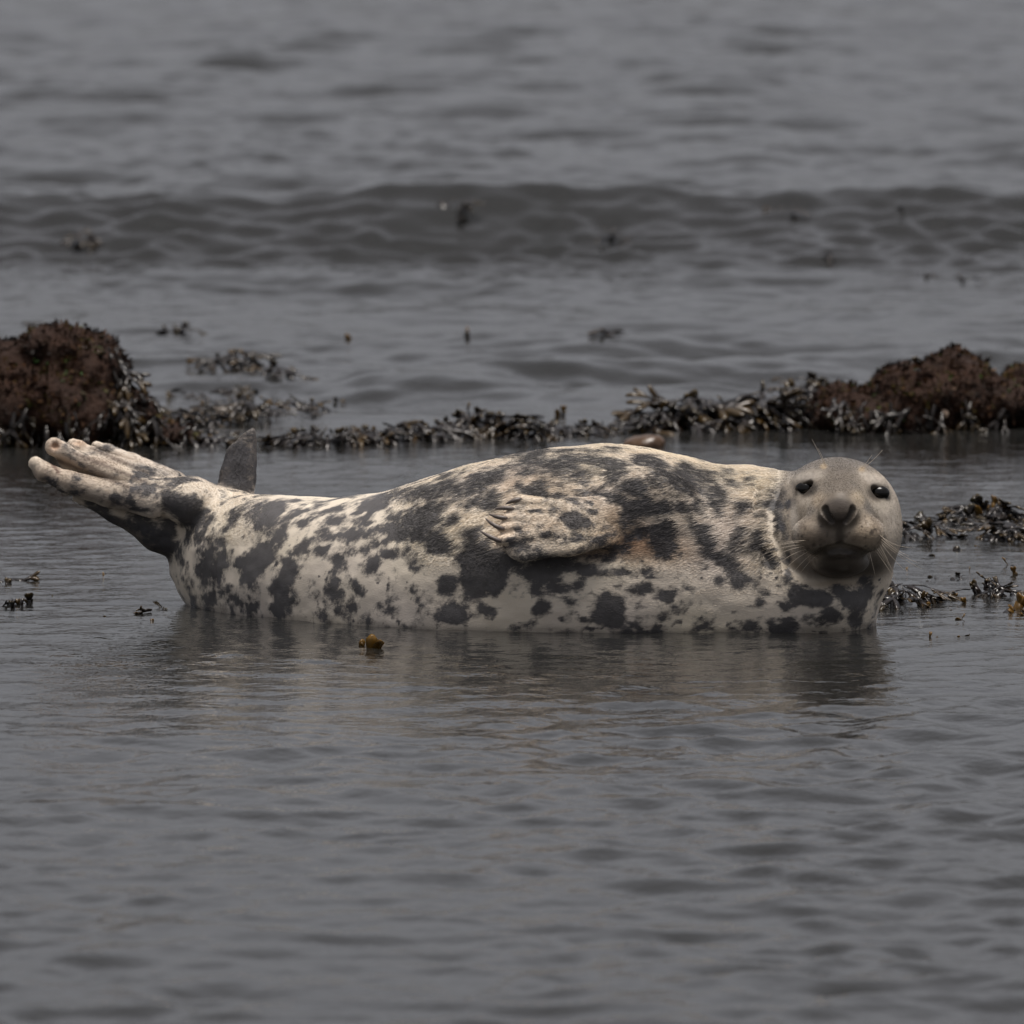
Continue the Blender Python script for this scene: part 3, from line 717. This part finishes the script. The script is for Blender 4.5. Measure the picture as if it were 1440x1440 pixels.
# short fur
NH = 190000
tri = []
for p_ in me.polygons:
    v_ = p_.vertices
    for k in range(1, len(v_) - 1): tri.append((v_[0], v_[k], v_[k+1]))
tri = np.array(tri)
A, B_, C_ = V[tri[:, 0]], V[tri[:, 1]], V[tri[:, 2]]
cr = np.cross(B_ - A, C_ - A); ar = np.linalg.norm(cr, axis=1)
cen = (A + B_ + C_) / 3
wgt = ar * (cen[:, 2] > 0.0) * np.where(N[tri[:, 0], 1] > 0.35, 0.25, 1.0)
ti = R.choice(len(tri), NH, p=wgt / wgt.sum())
u, v = R.random(NH), R.random(NH); fl = u + v > 1; u[fl], v[fl] = 1 - u[fl], 1 - v[fl]
wts = np.stack([1 - u - v, u, v], 1)[:, :, None]
root = (V[tri[ti]] * wts).sum(1); nrm = (N[tri[ti]] * wts).sum(1); nrm /= np.linalg.norm(nrm, axis=1)[:, None]
hc = (coat[tri[ti]] * wts).sum(1); hs = (spot[tri[ti]] * wts[:, :, 0]).sum(1); hw = (wet[tri[ti]] * wts[:, :, 0]).sum(1); hh = (headzone[tri[ti]] * wts[:, :, 0]).sum(1)
flow = np.tile(np.array((-1.0, -0.05, -0.28)), (NH, 1))
inhead = hh > 0.4
out = root - P(1181, 725, -0.395); flow[inhead] = out[inhead]
sw = fbm(root * 4 + 3, 2); flow[:, 2] += 0.35 * sw * ~inhead; flow[:, 0] += 0.2 * sw
flow += R.normal(0, 0.16, (NH, 3))
flow -= (flow * nrm).sum(1)[:, None] * nrm; flow /= np.linalg.norm(flow, axis=1)[:, None] + 1e-9
px_, py_ = to_px(root)
L = 0.0125 * (0.6 + 0.6 * R.random(NH))
L *= 0.20 + 0.80 * sstep(0.11, 0.20, root[:, 2])
L *= 1 + 0.55 * sstep(930, 1010, px_) * (root[:, 2] > 0.08)
L *= np.where((px_ < 330) & (py_ < 750), 0.6, 1.0)
L *= np.where(inhead, 0.30 * (0.55 + 0.45 * (px_ < 1108)), 1.0) * (0.12 + 0.88 * sstep(520, 640, px_) + 0.50 * (1 - sstep(290, 400, px_)) * (root[:, 2] > 0.15))
nd = hide_hit(1180, 722)[0]; L *= np.clip(np.linalg.norm(root - nd, axis=1) / 0.045 - 0.35, 0.0, 1)
for (ex, ey), yy in EYES:
    L *= np.clip(np.linalg.norm(root - P(ex, ey, yy - 0.02), axis=1) / 0.022 - 0.55, 0, 1)
L *= np.where((root[:, 1] < -0.278) & (px_ > 690) & (px_ < 880) & (root[:, 2] > 0.13) & (root[:, 2] < 0.30), 0.5, 1.0)
keep = (L > 0.0022) & ~((px_ > 676) & (px_ < 735) & (py_ > 700) & (py_ < 766) & (root[:, 1] < -0.26) & (R.random(NH) < 0.5))
root, nrm, flow, L, hc, hs, hw = root[keep], nrm[keep], flow[keep], L[keep], hc[keep], hs[keep], hw[keep]
NHk = len(root)
lift = 0.05 + 0.10 * R.random(NHk)
p0 = root - nrm * 0.0006; p1 = root + flow * (L * 0.5)[:, None] + nrm * (L * lift)[:, None]; p2 = root + flow * L[:, None] + nrm * (L * lift * 1.15)[:, None]
hair = bpy.data.hair_curves.new('fur'); hair.add_curves([3] * NHk)
pos = np.stack([p0, p1, p2], 1) + SO
hair.attributes['position'].data.foreach_set('vector', pos.astype(np.float32).ravel())
ra = hair.attributes.get('radius') or hair.attributes.new('radius', 'FLOAT', 'POINT')
ra.data.foreach_set('value', np.tile(np.array((0.00042, 0.00038, 0.0001), np.float32), NHk))
fattr(hair, 'spot', hs + R.normal(0, 1.7, NHk), 'CURVE'); cattr(hair, 'coat', hc, 'CURVE'); fattr(hair, 'wet', np.minimum(hw, 0.5), 'CURVE'); fattr(hair, 'vary', np.clip(0.5 + 0.55 * vnoise(root * np.array((70, 150, 150))) + R.normal(0, 0.15, NHk), 0, 1), 'CURVE')
hair_z = root[:, 2]; hair_x = to_px(root)[0]
salt = sstep(0.25, 0.7, vnoise(root * np.array((60, 170, 170)) + 4)) * sstep(0.19, 0.29, hair_z) * sstep(540, 640, hair_x) * R.uniform(0.3, 0.9, NHk)
fattr(hair, 'salt', salt, 'CURVE')
hair.materials.append(M_FUR)
fur = bpy.data.objects.new('fur', hair); C.objects.link(fur); fur.parent = seal; fur['kind'] = 'stuff'

# ------------------------------------------------------------------ wrack fronds
def frond_mesh(seed, depth, seglen, width, curl):
    r = random.Random(seed); V_, F_, T_ = [], [], []
    total = seglen * (depth + 1.0)
    def seg(x, y, ang, L_, w_, dp):
        tip = dp == 0
        prof = [(0, 0.75), (0.35, 1.0), (0.72, 1.15), (1.0, 0.45)] if tip else [(0, 0.8), (0.5, 0.95), (1.0, 1.15)]
        base = len(V_); ca, sa = math.cos(ang), math.sin(ang); n = len(prof)
        for t, k in prof:
            cx, cy = x + ca * L_ * t, y + sa * L_ * t
            hw_ = w_ * k * 0.5; th = 0.0016 + 0.0012 * (tip and t > 0.3)
            for ox, oz in ((-hw_, 0), (0, th), (hw_, 0), (0, -th)):
                V_.append((cx - sa * ox, cy + ca * ox, oz + 0.0012 * dp)); T_.append(min(1.0, (cx / total) + (0.12 if tip else 0)))
        for i in range(n - 1):
            for k in range(4):
                a = base + i * 4 + k; b = base + i * 4 + (k + 1) % 4
                F_.append((a, b, b + 4, a + 4))
        e = base + (n - 1) * 4; F_.append((e, e + 1, e + 2, e + 3))
        if not tip:
            ex, ey = x + ca * L_ * 0.94, y + sa * L_ * 0.94
            sp = r.uniform(0.28, 0.55)
            seg(ex, ey, ang + sp, L_ * r.uniform(0.75, 1.05), w_ * r.uniform(0.78, 0.95), dp - 1)
            seg(ex, ey, ang - sp * r.uniform(0.7, 1.2), L_ * r.uniform(0.7, 1.05), w_ * r.uniform(0.78, 0.95), dp - 1)
    seg(0, 0, 0, seglen, width, depth)
    v = np.array(V_); s = v[:, 0].copy()
    wav = 0.006 * np.sin(s * 60 + seed) * np.clip(s / total, 0, 1) + 0.25 * v[:, 1] * np.sin(s * 22 + seed * 2)
    th = curl * s / total
    z = v[:, 2] + wav
    if abs(curl) > 1e-3:
        rr = total / curl; x2 = rr * np.sin(th) + z * np.sin(th) * -1; z2 = -rr * (1 - np.cos(th)) + z * np.cos(th)
        v[:, 0], v[:, 2] = x2, z2
    else: v[:, 2] = z
    m = bpy.data.meshes.new('frond'); m.from_pydata([tuple(q) for q in v], [], F_)
    for p_ in m.polygons: p_.use_smooth = True
    fattr(m, 'tip', np.array(T_)); m.materials.append(M_WEED)
    return m
STRAP = [frond_mesh(10 + i, 2, 0.055, 0.020, (0.5, 0.9, 1.3, 0.2, 1.6, 0.7)[i]) for i in range(6)]
SPRIG = [frond_mesh(40 + i, 1, 0.026, 0.017, (0.2, -0.5, 0.8, 0.5, -0.2, 1.1)[i]) for i in range(6)]
BLADE = [frond_mesh(70 + i, 0, 0.034, 0.020, (0.3, 0.8, -0.4, 0.5)[i]) for i in range(4)]
RR = random.Random(5)
M_AMBER = plain('amber_wrack', (0.075, 0.038, 0.006), 0.32, 0.4, (0.19, 0.10, 0.014), 70)
AMBER = []
for b_ in BLADE + SPRIG[:2]:
    g_ = b_.copy(); g_.materials.clear(); g_.materials.append(M_AMBER); AMBER.append(g_)
def frond(parent, kind, loc, yaw, pitch, roll, sc):
    m = RR.choice(kind); o = bpy.data.objects.new('frond', m); C.objects.link(o); o.parent = parent
    o.location = loc; o.rotation_euler = (Matrix.Rotation(yaw, 3, 'Z') @ Matrix.Rotation(-pitch, 3, 'Y') @ Matrix.Rotation(roll, 3, 'X')).to_euler()
    o.scale = (sc, sc * RR.uniform(0.8, 1.25), sc)
    return o
def mound_mesh(rx, ry, hgt, seed):
    nu, nv = 26, 9; v = []; f = []
    for j in range(nv + 1):
        t = j / nv
        for i in range(nu):
            a = 2 * math.pi * i / nu
            v.append((rx * t * math.cos(a), ry * t * math.sin(a), hgt * (1 - t ** 1.8) - 0.06 * t))
    v = np.array(v); n_ = fbm(v * 26 + seed, 3)
    v[:, 2] += n_ * 0.016; v[:, 0] += n_ * 0.012
    for j in range(nv):
        for i in range(nu):
            a = j * nu + i; b = j * nu + (i + 1) % nu; f.append((a, b, b + nu, a + nu))
    m = mesh_np('weed_mat', v, np.array(f)); fattr(m, 'tip', np.clip(0.1 + 0.3 * n_, 0, 1)); m.materials.append(M_WEED)
    return m
def clump(label, px, py, wpx, hpx, n_drape, n_tip, group=None, mat=True, ry=0.13, kinds=(STRAP, SPRIG), sc=1.0, name='seaweed_clump'):
    g = G(px, py); s = FPX / (g[1] + 20.0)
    rx, hg = wpx / s / 2, hpx / s
    t = thing(name, label, 'seaweed', (g[0], g[1] + ry * 0.6, g[2] - 0.02), group)
    mh = hg * 0.62
    if mat: add_obj('weed_mat', mound_mesh(rx, ry, mh, RR.random() * 50), M_WEED, t)
    def top(dx, dy):
        q = min(1, math.hypot(dx / rx, dy / ry)); return (mh * (1 - q ** 1.8) if mat else 0.0) + 0.012
    for _ in range(n_drape):
        a = RR.uniform(0, 2 * math.pi); q = math.sqrt(RR.random()) * 0.9
        dx, dy = rx * q * math.cos(a), ry * q * math.sin(a)
        yaw = -math.pi / 2 + RR.gauss(0, 0.85)
        frond(t, kinds[0], (dx, dy, top(dx, dy) + 0.012), yaw, RR.uniform(-0.35, 0.25), RR.gauss(0, 0.35), sc * RR.uniform(0.6, 1.05))
    for _ in range(n_tip):
        a = RR.uniform(0, 2 * math.pi); q = math.sqrt(RR.random()) * 0.85
        dx, dy = rx * q * math.cos(a), ry * q * math.sin(a)
        frond(t, kinds[1], (dx, dy, top(dx, dy) - 0.004), RR.uniform(0, 2 * math.pi), RR.uniform(0.35, 1.45), RR.uniform(-1.5, 1.5), sc * RR.uniform(0.6, 1.1))
    return t
def sprigs(label, spots, group, wpx=14, n=2, sc=0.7, pr=(0.5, 1.4)):
    for px, py in spots:
        g = G(px, py); t = thing('seaweed_sprig', label, 'seaweed', (g[0], g[1], g[2] - 0.008), group)
        s = FPX / (g[1] + 20)
        for _ in range(n):
            frond(t, SPR, (RR.uniform(-.5, .5) * wpx / s, RR.uniform(-.02, .02), 0), -math.pi / 2 + RR.gauss(0, 0.9), RR.uniform(*pr), RR.gauss(0, 0.5), sc * RR.uniform(0.6, 1.0))

# ------------------------------------------------------------------ rocks
def rock(name, label, base, lumps, seed, n_turf, lumpy=0.03):
    """lumps: (px, py, rx px, rz px, dy, ry m), read at the depth of the base pixel's water line"""
    g = G(*base); y0 = g[1] + 0.12; s = FPX / (y0 + 20)
    E = []
    for px, py, rx, rz, dy, ry in lumps: E.append((P(px, py, y0 + dy), (rx / s, ry, rz / s)))
    def f(p):
        d = None
        for c, r in E:
            e = ell(p, c, r); d = e if d is None else smin(d, e, 0.03)
        return d + lumpy * 0.65 * fbm(p * 10 + seed, 4, 0.6) + 0.008 * vnoise(p * 45 + seed)
    lo = np.min([c - r for c, r in E], 0) - 0.06; hi = np.max([np.array(c) + r for c, r in E], 0) + 0.06
    lo[2] = max(lo[2], -0.26)
    v, q = surface_nets(f, lo, hi, 0.011)
    org = np.array((g[0], y0, -0.2))
    t = thing(name, label, 'rock', org)
    m = mesh_np('stone', v - org, q); add_obj('stone', m, M_ROCK, t)
    # turf of small red and brown weeds
    r = np.random.default_rng(int(seed) + 90); vv = v[v[:, 2] > -0.02]
    c = vv[r.integers(0, len(vv), n_turf * 2)]; c = c[(fbm(c * 13 + seed * 3, 3) + r.normal(0, 0.25, len(c))) > -0.45][:n_turf]; n_turf = len(c); e = 0.004
    gr = np.stack([f(c + np.eye(3)[i] * e) - f(c - np.eye(3)[i] * e) for i in range(3)], 1); gr /= np.linalg.norm(gr, axis=1)[:, None] + 1e-9
    dn = gr * 0.9 + r.normal(0, 0.6, c.shape) + np.array((0, 0, -0.35)); dn /= np.linalg.norm(dn, axis=1)[:, None]
    sd = np.cross(dn, r.normal(0, 1, c.shape)); sd /= np.linalg.norm(sd, axis=1)[:, None]
    big = np.clip(np.exp(r.normal(-0.2, 0.45, n_turf)), 0.4, 1.5)[:, None]
    ln = r.uniform(0.006, 0.018, n_turf)[:, None] * big; wd = r.uniform(0.0016, 0.0045, n_turf)[:, None] * big
    a0 = c - gr * 0.003
    bl = np.stack([a0 - sd * wd * 0.5, a0 + sd * wd * 0.5, a0 + dn * ln * 0.6 + sd * wd, a0 + dn * ln, a0 + dn * ln * 0.6 - sd * wd], 1)
    tv = bl.reshape(-1, 3) - org
    k = np.arange(n_turf)[:, None] * 5; tf = np.concatenate([k + np.array((0, 1, 2)), k + np.array((0, 2, 4)), k + np.array((4, 2, 3))])
    tm = mesh_np('turf', tv, tf, False)
    hue = np.clip(0.43 + 0.50 * fbm(c * 18 + seed, 3) + r.normal(0, 0.14, n_turf), 0, 1)
    fattr(tm, 'hue', np.repeat(hue, 5)); o = add_obj('turf', tm, M_TURF, t); o['kind'] = 'stuff'
    return t, f, v, org
def hang(t, v, org, sel, n, kinds, sc=1.0, down=True):
    pts = v[sel(v)]
    for i in range(n):
        c = pts[RR.randrange(len(pts))] - org
        frond(t, kinds, tuple(c + np.array((0, -0.012, 0.008))), -math.pi / 2 + RR.gauss(0, 0.7), RR.uniform(-1.1, -0.2) if down else RR.uniform(0.2, 1.3), RR.gauss(0, 0.5), sc * RR.uniform(0.55, 1.0))
tl, fl_, vl, ol = rock('boulder', 'tall reddish brown weed covered boulder behind the raised hind flippers', (70, 628),
    [(50, 575, 120, 82, 0.05, 0.22), (72, 500, 50, 40, 0.06, 0.14), (130, 535, 46, 62, 0.03, 0.16), (-10, 545, 70, 62, 0.05, 0.2), (180, 590, 48, 44, 0.0, 0.14), (232, 614, 46, 20, 0.0, 0.12), (105, 590, 80, 50, -0.05, 0.16)], 3, 15000)
hang(tl, vl, ol, lambda v: (v[:, 0] > P(150, 560, 5.8)[0]) & (v[:, 2] > 0.02) & (v[:, 1] < ol[1] + 0.05), 60, STRAP + SPRIG[:2], 1.15)
hang(tl, vl, ol, lambda v: (v[:, 0] < P(160, 560, 5.8)[0]) & (v[:, 2] > 0.01) & (v[:, 2] < 0.12) & (v[:, 1] < ol[1]), 40, STRAP, 0.95)
hang(tl, vl, ol, lambda v: (v[:, 0] > P(120, 560, 5.8)[0]) & (v[:, 2] > 0.10), 10, SPRIG, 0.8, False)
tr, fr_, vr, orr = rock('boulder', 'broad low brown boulder with mossy weed behind the seal\'s head', (1270, 606),
    [(1205, 578, 66, 40, 0.0, 0.17), (1290, 560, 82, 48, 0.04, 0.2), (1345, 538, 56, 44, 0.1, 0.17), (1405, 572, 70, 40, 0.02, 0.18), (1260, 590, 90, 26, -0.06, 0.14)], 8, 15000)
hang(tr, vr, orr, lambda v: (v[:, 2] > 0.01) & (v[:, 2] < 0.09) & (v[:, 1] < orr[1]), 44, STRAP, 0.9)
hang(tr, vr, orr, lambda v: (v[:, 2] > 0.16), 12, SPRIG, 0.75, False)
tq, fq_, vq, oq = rock('boulder', 'small dark boulder at the end of the broad brown boulder', (1436, 560), [(1432, 532, 22, 22, 0.15, 0.09), (1445, 550, 34, 26, 0.15, 0.12)], 15, 1200, 0.02)
# green weed and a shell on the broad boulder
def on_rock(f, px, py, y0):
    d = ray(px, py); t = np.arange((y0 - 0.6 + 20), (y0 + 0.6 + 20), 0.004); q = CAM + d * t[:, None]
    h = np.nonzero(f(q) < 0)[0]; return q[h[0]] if len(h) else q[len(q) // 2]
def green_patch(t, f, org, px, py, n):
    for _ in range(n):
        c = on_rock(f, px + RR.gauss(0, 7), py + RR.gauss(0, 6), org[1]) - org
        o = frond(t, BLADE, tuple(c), -math.pi / 2 + RR.gauss(0, 0.9), RR.uniform(-1.0, 0.6), RR.gauss(0, 0.6), RR.uniform(0.4, 0.75))
        o.name = 'green_weed'; o.data = GREEN[RR.randrange(len(GREEN))]
GREEN = []
for b_ in BLADE:
    g_ = b_.copy(); g_.materials.clear(); g_.materials.append(M_GREEN); GREEN.append(g_)
green_patch(tr, fr_, orr, 1272, 580, 9); green_patch(tl, fl_, ol, 100, 528, 7); green_patch(tl, fl_, ol, 55, 510, 4)
c = on_rock(fr_, 1326, 582, orr[1])
bm = bmesh.new(); bmesh.ops.create_uvsphere(bm, u_segments=18, v_segments=10, radius=0.016)
for v_ in bm.verts:
    v_.co.z *= 0.85; k = 1 + 0.07 * math.sin(math.atan2(v_.co.z, v_.co.x) * 9); v_.co.x *= k; v_.co.y *= 0.6
sm = bpy.data.meshes.new('limpet_shell'); bm.to_mesh(sm); bm.free()
o = add_obj('limpet_shell', sm, M_SHELL); o.location = c; o['label'] = 'small pale pinkish shell stuck on the broad brown boulder'; o['category'] = 'shell'
# low wet stone behind the seal's back
g = G(905, 629)
def fst(p): return smin(ell(p, (g[0], g[1] + 0.07, 0.0), (0.056, 0.06, 0.026)), ell(p, (g[0] + 0.03, g[1] + 0.06, 0.004), (0.028, 0.04, 0.022)), 0.02) + 0.004 * fbm(p * 30, 3)
v_, q_ = surface_nets(fst, (g[0] - 0.1, g[1] - 0.03, -0.05), (g[0] + 0.1, g[1] + 0.16, 0.05), 0.005)
m = mesh_np('wet_stone', v_ - np.array((g[0], g[1] + 0.07, -0.02)), q_)
o = add_obj('wet_stone', m, M_STONE); o.location = (g[0], g[1] + 0.07, -0.02); o['label'] = 'smooth low brown stone awash just behind the seal\'s back'; o['category'] = 'stone'

# ------------------------------------------------------------------ seaweed beds
clump('ragged raised wrack raft with an ochre crest on the water beyond the fin', 330, 520, 84, 34, 14, 9)
clump('small flat dark wrack raft drifting beside the ragged raised one', 390, 530, 64, 14, 8, 3)
clump('ochre tufted wrack clump beside the tall boulder, above the fin', 345, 590, 110, 40, 26, 12)
clump('thin floating wrack mat spreading between the tall boulder and the ochre clump', 300, 560, 150, 12, 22, 6, ry=0.3)
clump('loose low wrack trailing off past the fin over the calm water', 405, 580, 110, 10, 14, 4, ry=0.25)
clump('sparse wrack washed against the foot of the tall boulder', 262, 600, 90, 40, 26, 6)
clump('tiny olive wrack tuft out on the water beside the fin', 480, 572, 34, 16, 3, 6, mat=False, sc=0.8)
clump('brown wrack clump at the water line touching the foot of the tall boulder', 240, 628, 70, 24, 12, 5)
clump('brown wrack clump at the water line right next to the raised fin', 292, 626, 56, 22, 10, 5)
STRIP = 'wrack strip behind the back'
clump('low reddish wrack starting the strip on the far side of the raised fin', 437, 627, 110, 24, 26, 14, sc=1.0)
for a in ((505, 624, 110, 24, 26, 14), (578, 619, 100, 34, 28, 10), (758, 616, 110, 26, 24, 10)):
    clump('low dark wrack clump in the strip behind the seal\'s back', *a, group=STRIP, sc=1.1)
clump('highest ochre tufted wrack in the strip behind the seal\'s back', 672, 614, 140, 48, 30, 30, sc=1.05)
clump('flat thin wrack ending the strip towards the wet brown stone', 828, 612, 100, 16, 18, 6, sc=0.9)
clump('low dark wrack slope right behind the wet brown stone', 920, 606, 110, 42, 28, 3, sc=1.6)
clump('tall dark heap of glossy hanging straps beside the low wrack slope', 985, 603, 124, 60, 36, 4, sc=1.7)
clump('tallest fan of dark glossy straps between the strap heap and the broad boulder', 1062, 600, 120, 66, 40, 6, sc=1.7)
clump('ochre tipped wrack lapping onto the flank of the broad brown boulder', 1125, 592, 90, 72, 22, 16, sc=1.3)
clump('wrack with yellow tips on the shoulder of the broad brown boulder', 1150, 560, 70, 40, 12, 14)
clump('dark leafy wrack mat close behind the seal\'s cheek', 1290, 757, 100, 30, 16, 5, ry=0.10)
clump('raised olive wrack blade cluster beside the seal\'s eye level', 1322, 738, 50, 24, 4, 6, mat=False)
clump('spreading wrack with upright golden tips on the water right of the whiskers', 1385, 735, 110, 32, 18, 10, ry=0.14, kinds=(STRAP, AMBER + SPRIG))
clump('black wrack tangle standing behind the floating fronds', 1418, 760, 60, 32, 12, 8, ry=0.1)
clump('black humped wrack heap touching the seal\'s chest', 1262, 852, 84, 42, 20, 6, ry=0.1)
clump('thin trailing wrack lying on the water past the black humped heap', 1335, 815, 60, 8, 5, 3, mat=False, sc=0.7)
clump('curved wrack frond with round tips beyond the black humped heap', 1395, 840, 80, 26, 8, 8, ry=0.07, sc=0.9)
clump('golden upright wrack tuft standing alone past the curved frond', 1432, 866, 26, 34, 1, 6, mat=False, sc=1.0, kinds=(STRAP, AMBER))
clump('small brown wrack tuft beyond the hind flippers\' shadow, on open water', 25, 855, 46, 24, 2, 7, mat=False, sc=0.8)
clump('dark knot of wrack floating beside the small brown tuft', 8, 822, 30, 18, 4, 4, mat=False, sc=0.7)
clump('little dark wrack sprigs poking up by the seal\'s rump', 222, 862, 24, 20, 1, 5, mat=False, sc=0.65)
for px, py, bl in ((524, 911, ((-0.004, 1.35, 1.1), (0.008, 1.15, 0.9), (0.012, 1.45, 0.75))), (508, 909, ((0, 1.3, 0.7), (0.006, 1.0, 0.55)))):
    g = G(px, py)
    t = thing('seaweed_sprig', 'tall amber weed blades poking out of the water before the belly' if px > 515 else 'short amber weed blades beside the tall amber ones, before the belly', 'seaweed', (g[0], g[1], g[2] - 0.006))
    for dx, pt, sc in bl: frond(t, AMBER[:4], (dx, 0, 0), -math.pi / 2 + RR.gauss(0, 0.4), pt, RR.gauss(0, 0.25), sc)
SPR = AMBER + BLADE
sprigs('tiny brown blades breaking the surface beyond the black humped heap', [(1345, 896), (1359, 894), (1307, 897), (1300, 850), (1330, 858), (1355, 848), (1313, 812), (1362, 802), (1346, 775), (1308, 782), (1415, 795), (1352, 872), (1340, 840), (1428, 808), (1375, 768), (1268, 800)], 'tiny blades off the chest', 8, 2, 0.6)
sprigs('minute dark specks of weed on the water near the rump', [(148, 810), (185, 811), (72, 838), (65, 838), (200, 862), (146, 868), (218, 872)], 'weed specks near the rump', 7, 2, 0.4)
sprigs('single brown blades standing between the wrack strip and the swell', [(780, 585), (790, 583), (655, 470), (488, 478)], 'blades before the swell', 8, 2, 1.1)
clump('upright reddish brown blade cluster on the water above the tall boulder', 242, 468, 34, 22, 2, 6, mat=False, sc=1.5, ry=0.04)
# weed carried in the swell
clump('dark rounded knot of wrack bobbing on the face of the swell', 125, 346, 34, 44, 5, 1, ry=0.06)
clump('largest dark wrack tangle, lifted on the crest of the swell', 620, 298, 84, 32, 4, 0, ry=0.12)
for a in ((872, 338, 80, 22, 3, 0), (1262, 302, 90, 20, 3, 0), (1156, 360, 34, 14, 2, 0), (440, 276, 70, 14, 2, 0), (1120, 302, 50, 16, 2, 0)):
    clump('flat dark wrack swept up in the crest of the swell', *a, group='wrack in the swell', ry=0.12)
for a in ((1322, 392, 28, 12, 3, 3), (1356, 396, 34, 14, 3, 4)):
    clump('olive wrack tuft drifting just in front of the swell', *a, group='drifting tufts before the swell', mat=False)
clump('flat dark patch of weed awash beyond the tall boulder', 45, 462, 40, 8, 6, 1)
clump('flat brown weed scrap awash far behind the seal\'s back', 862, 472, 34, 6, 4, 1)
print('seal verts', len(V), 'hairs', NHk, 'water verts', len(GX.ravel()))
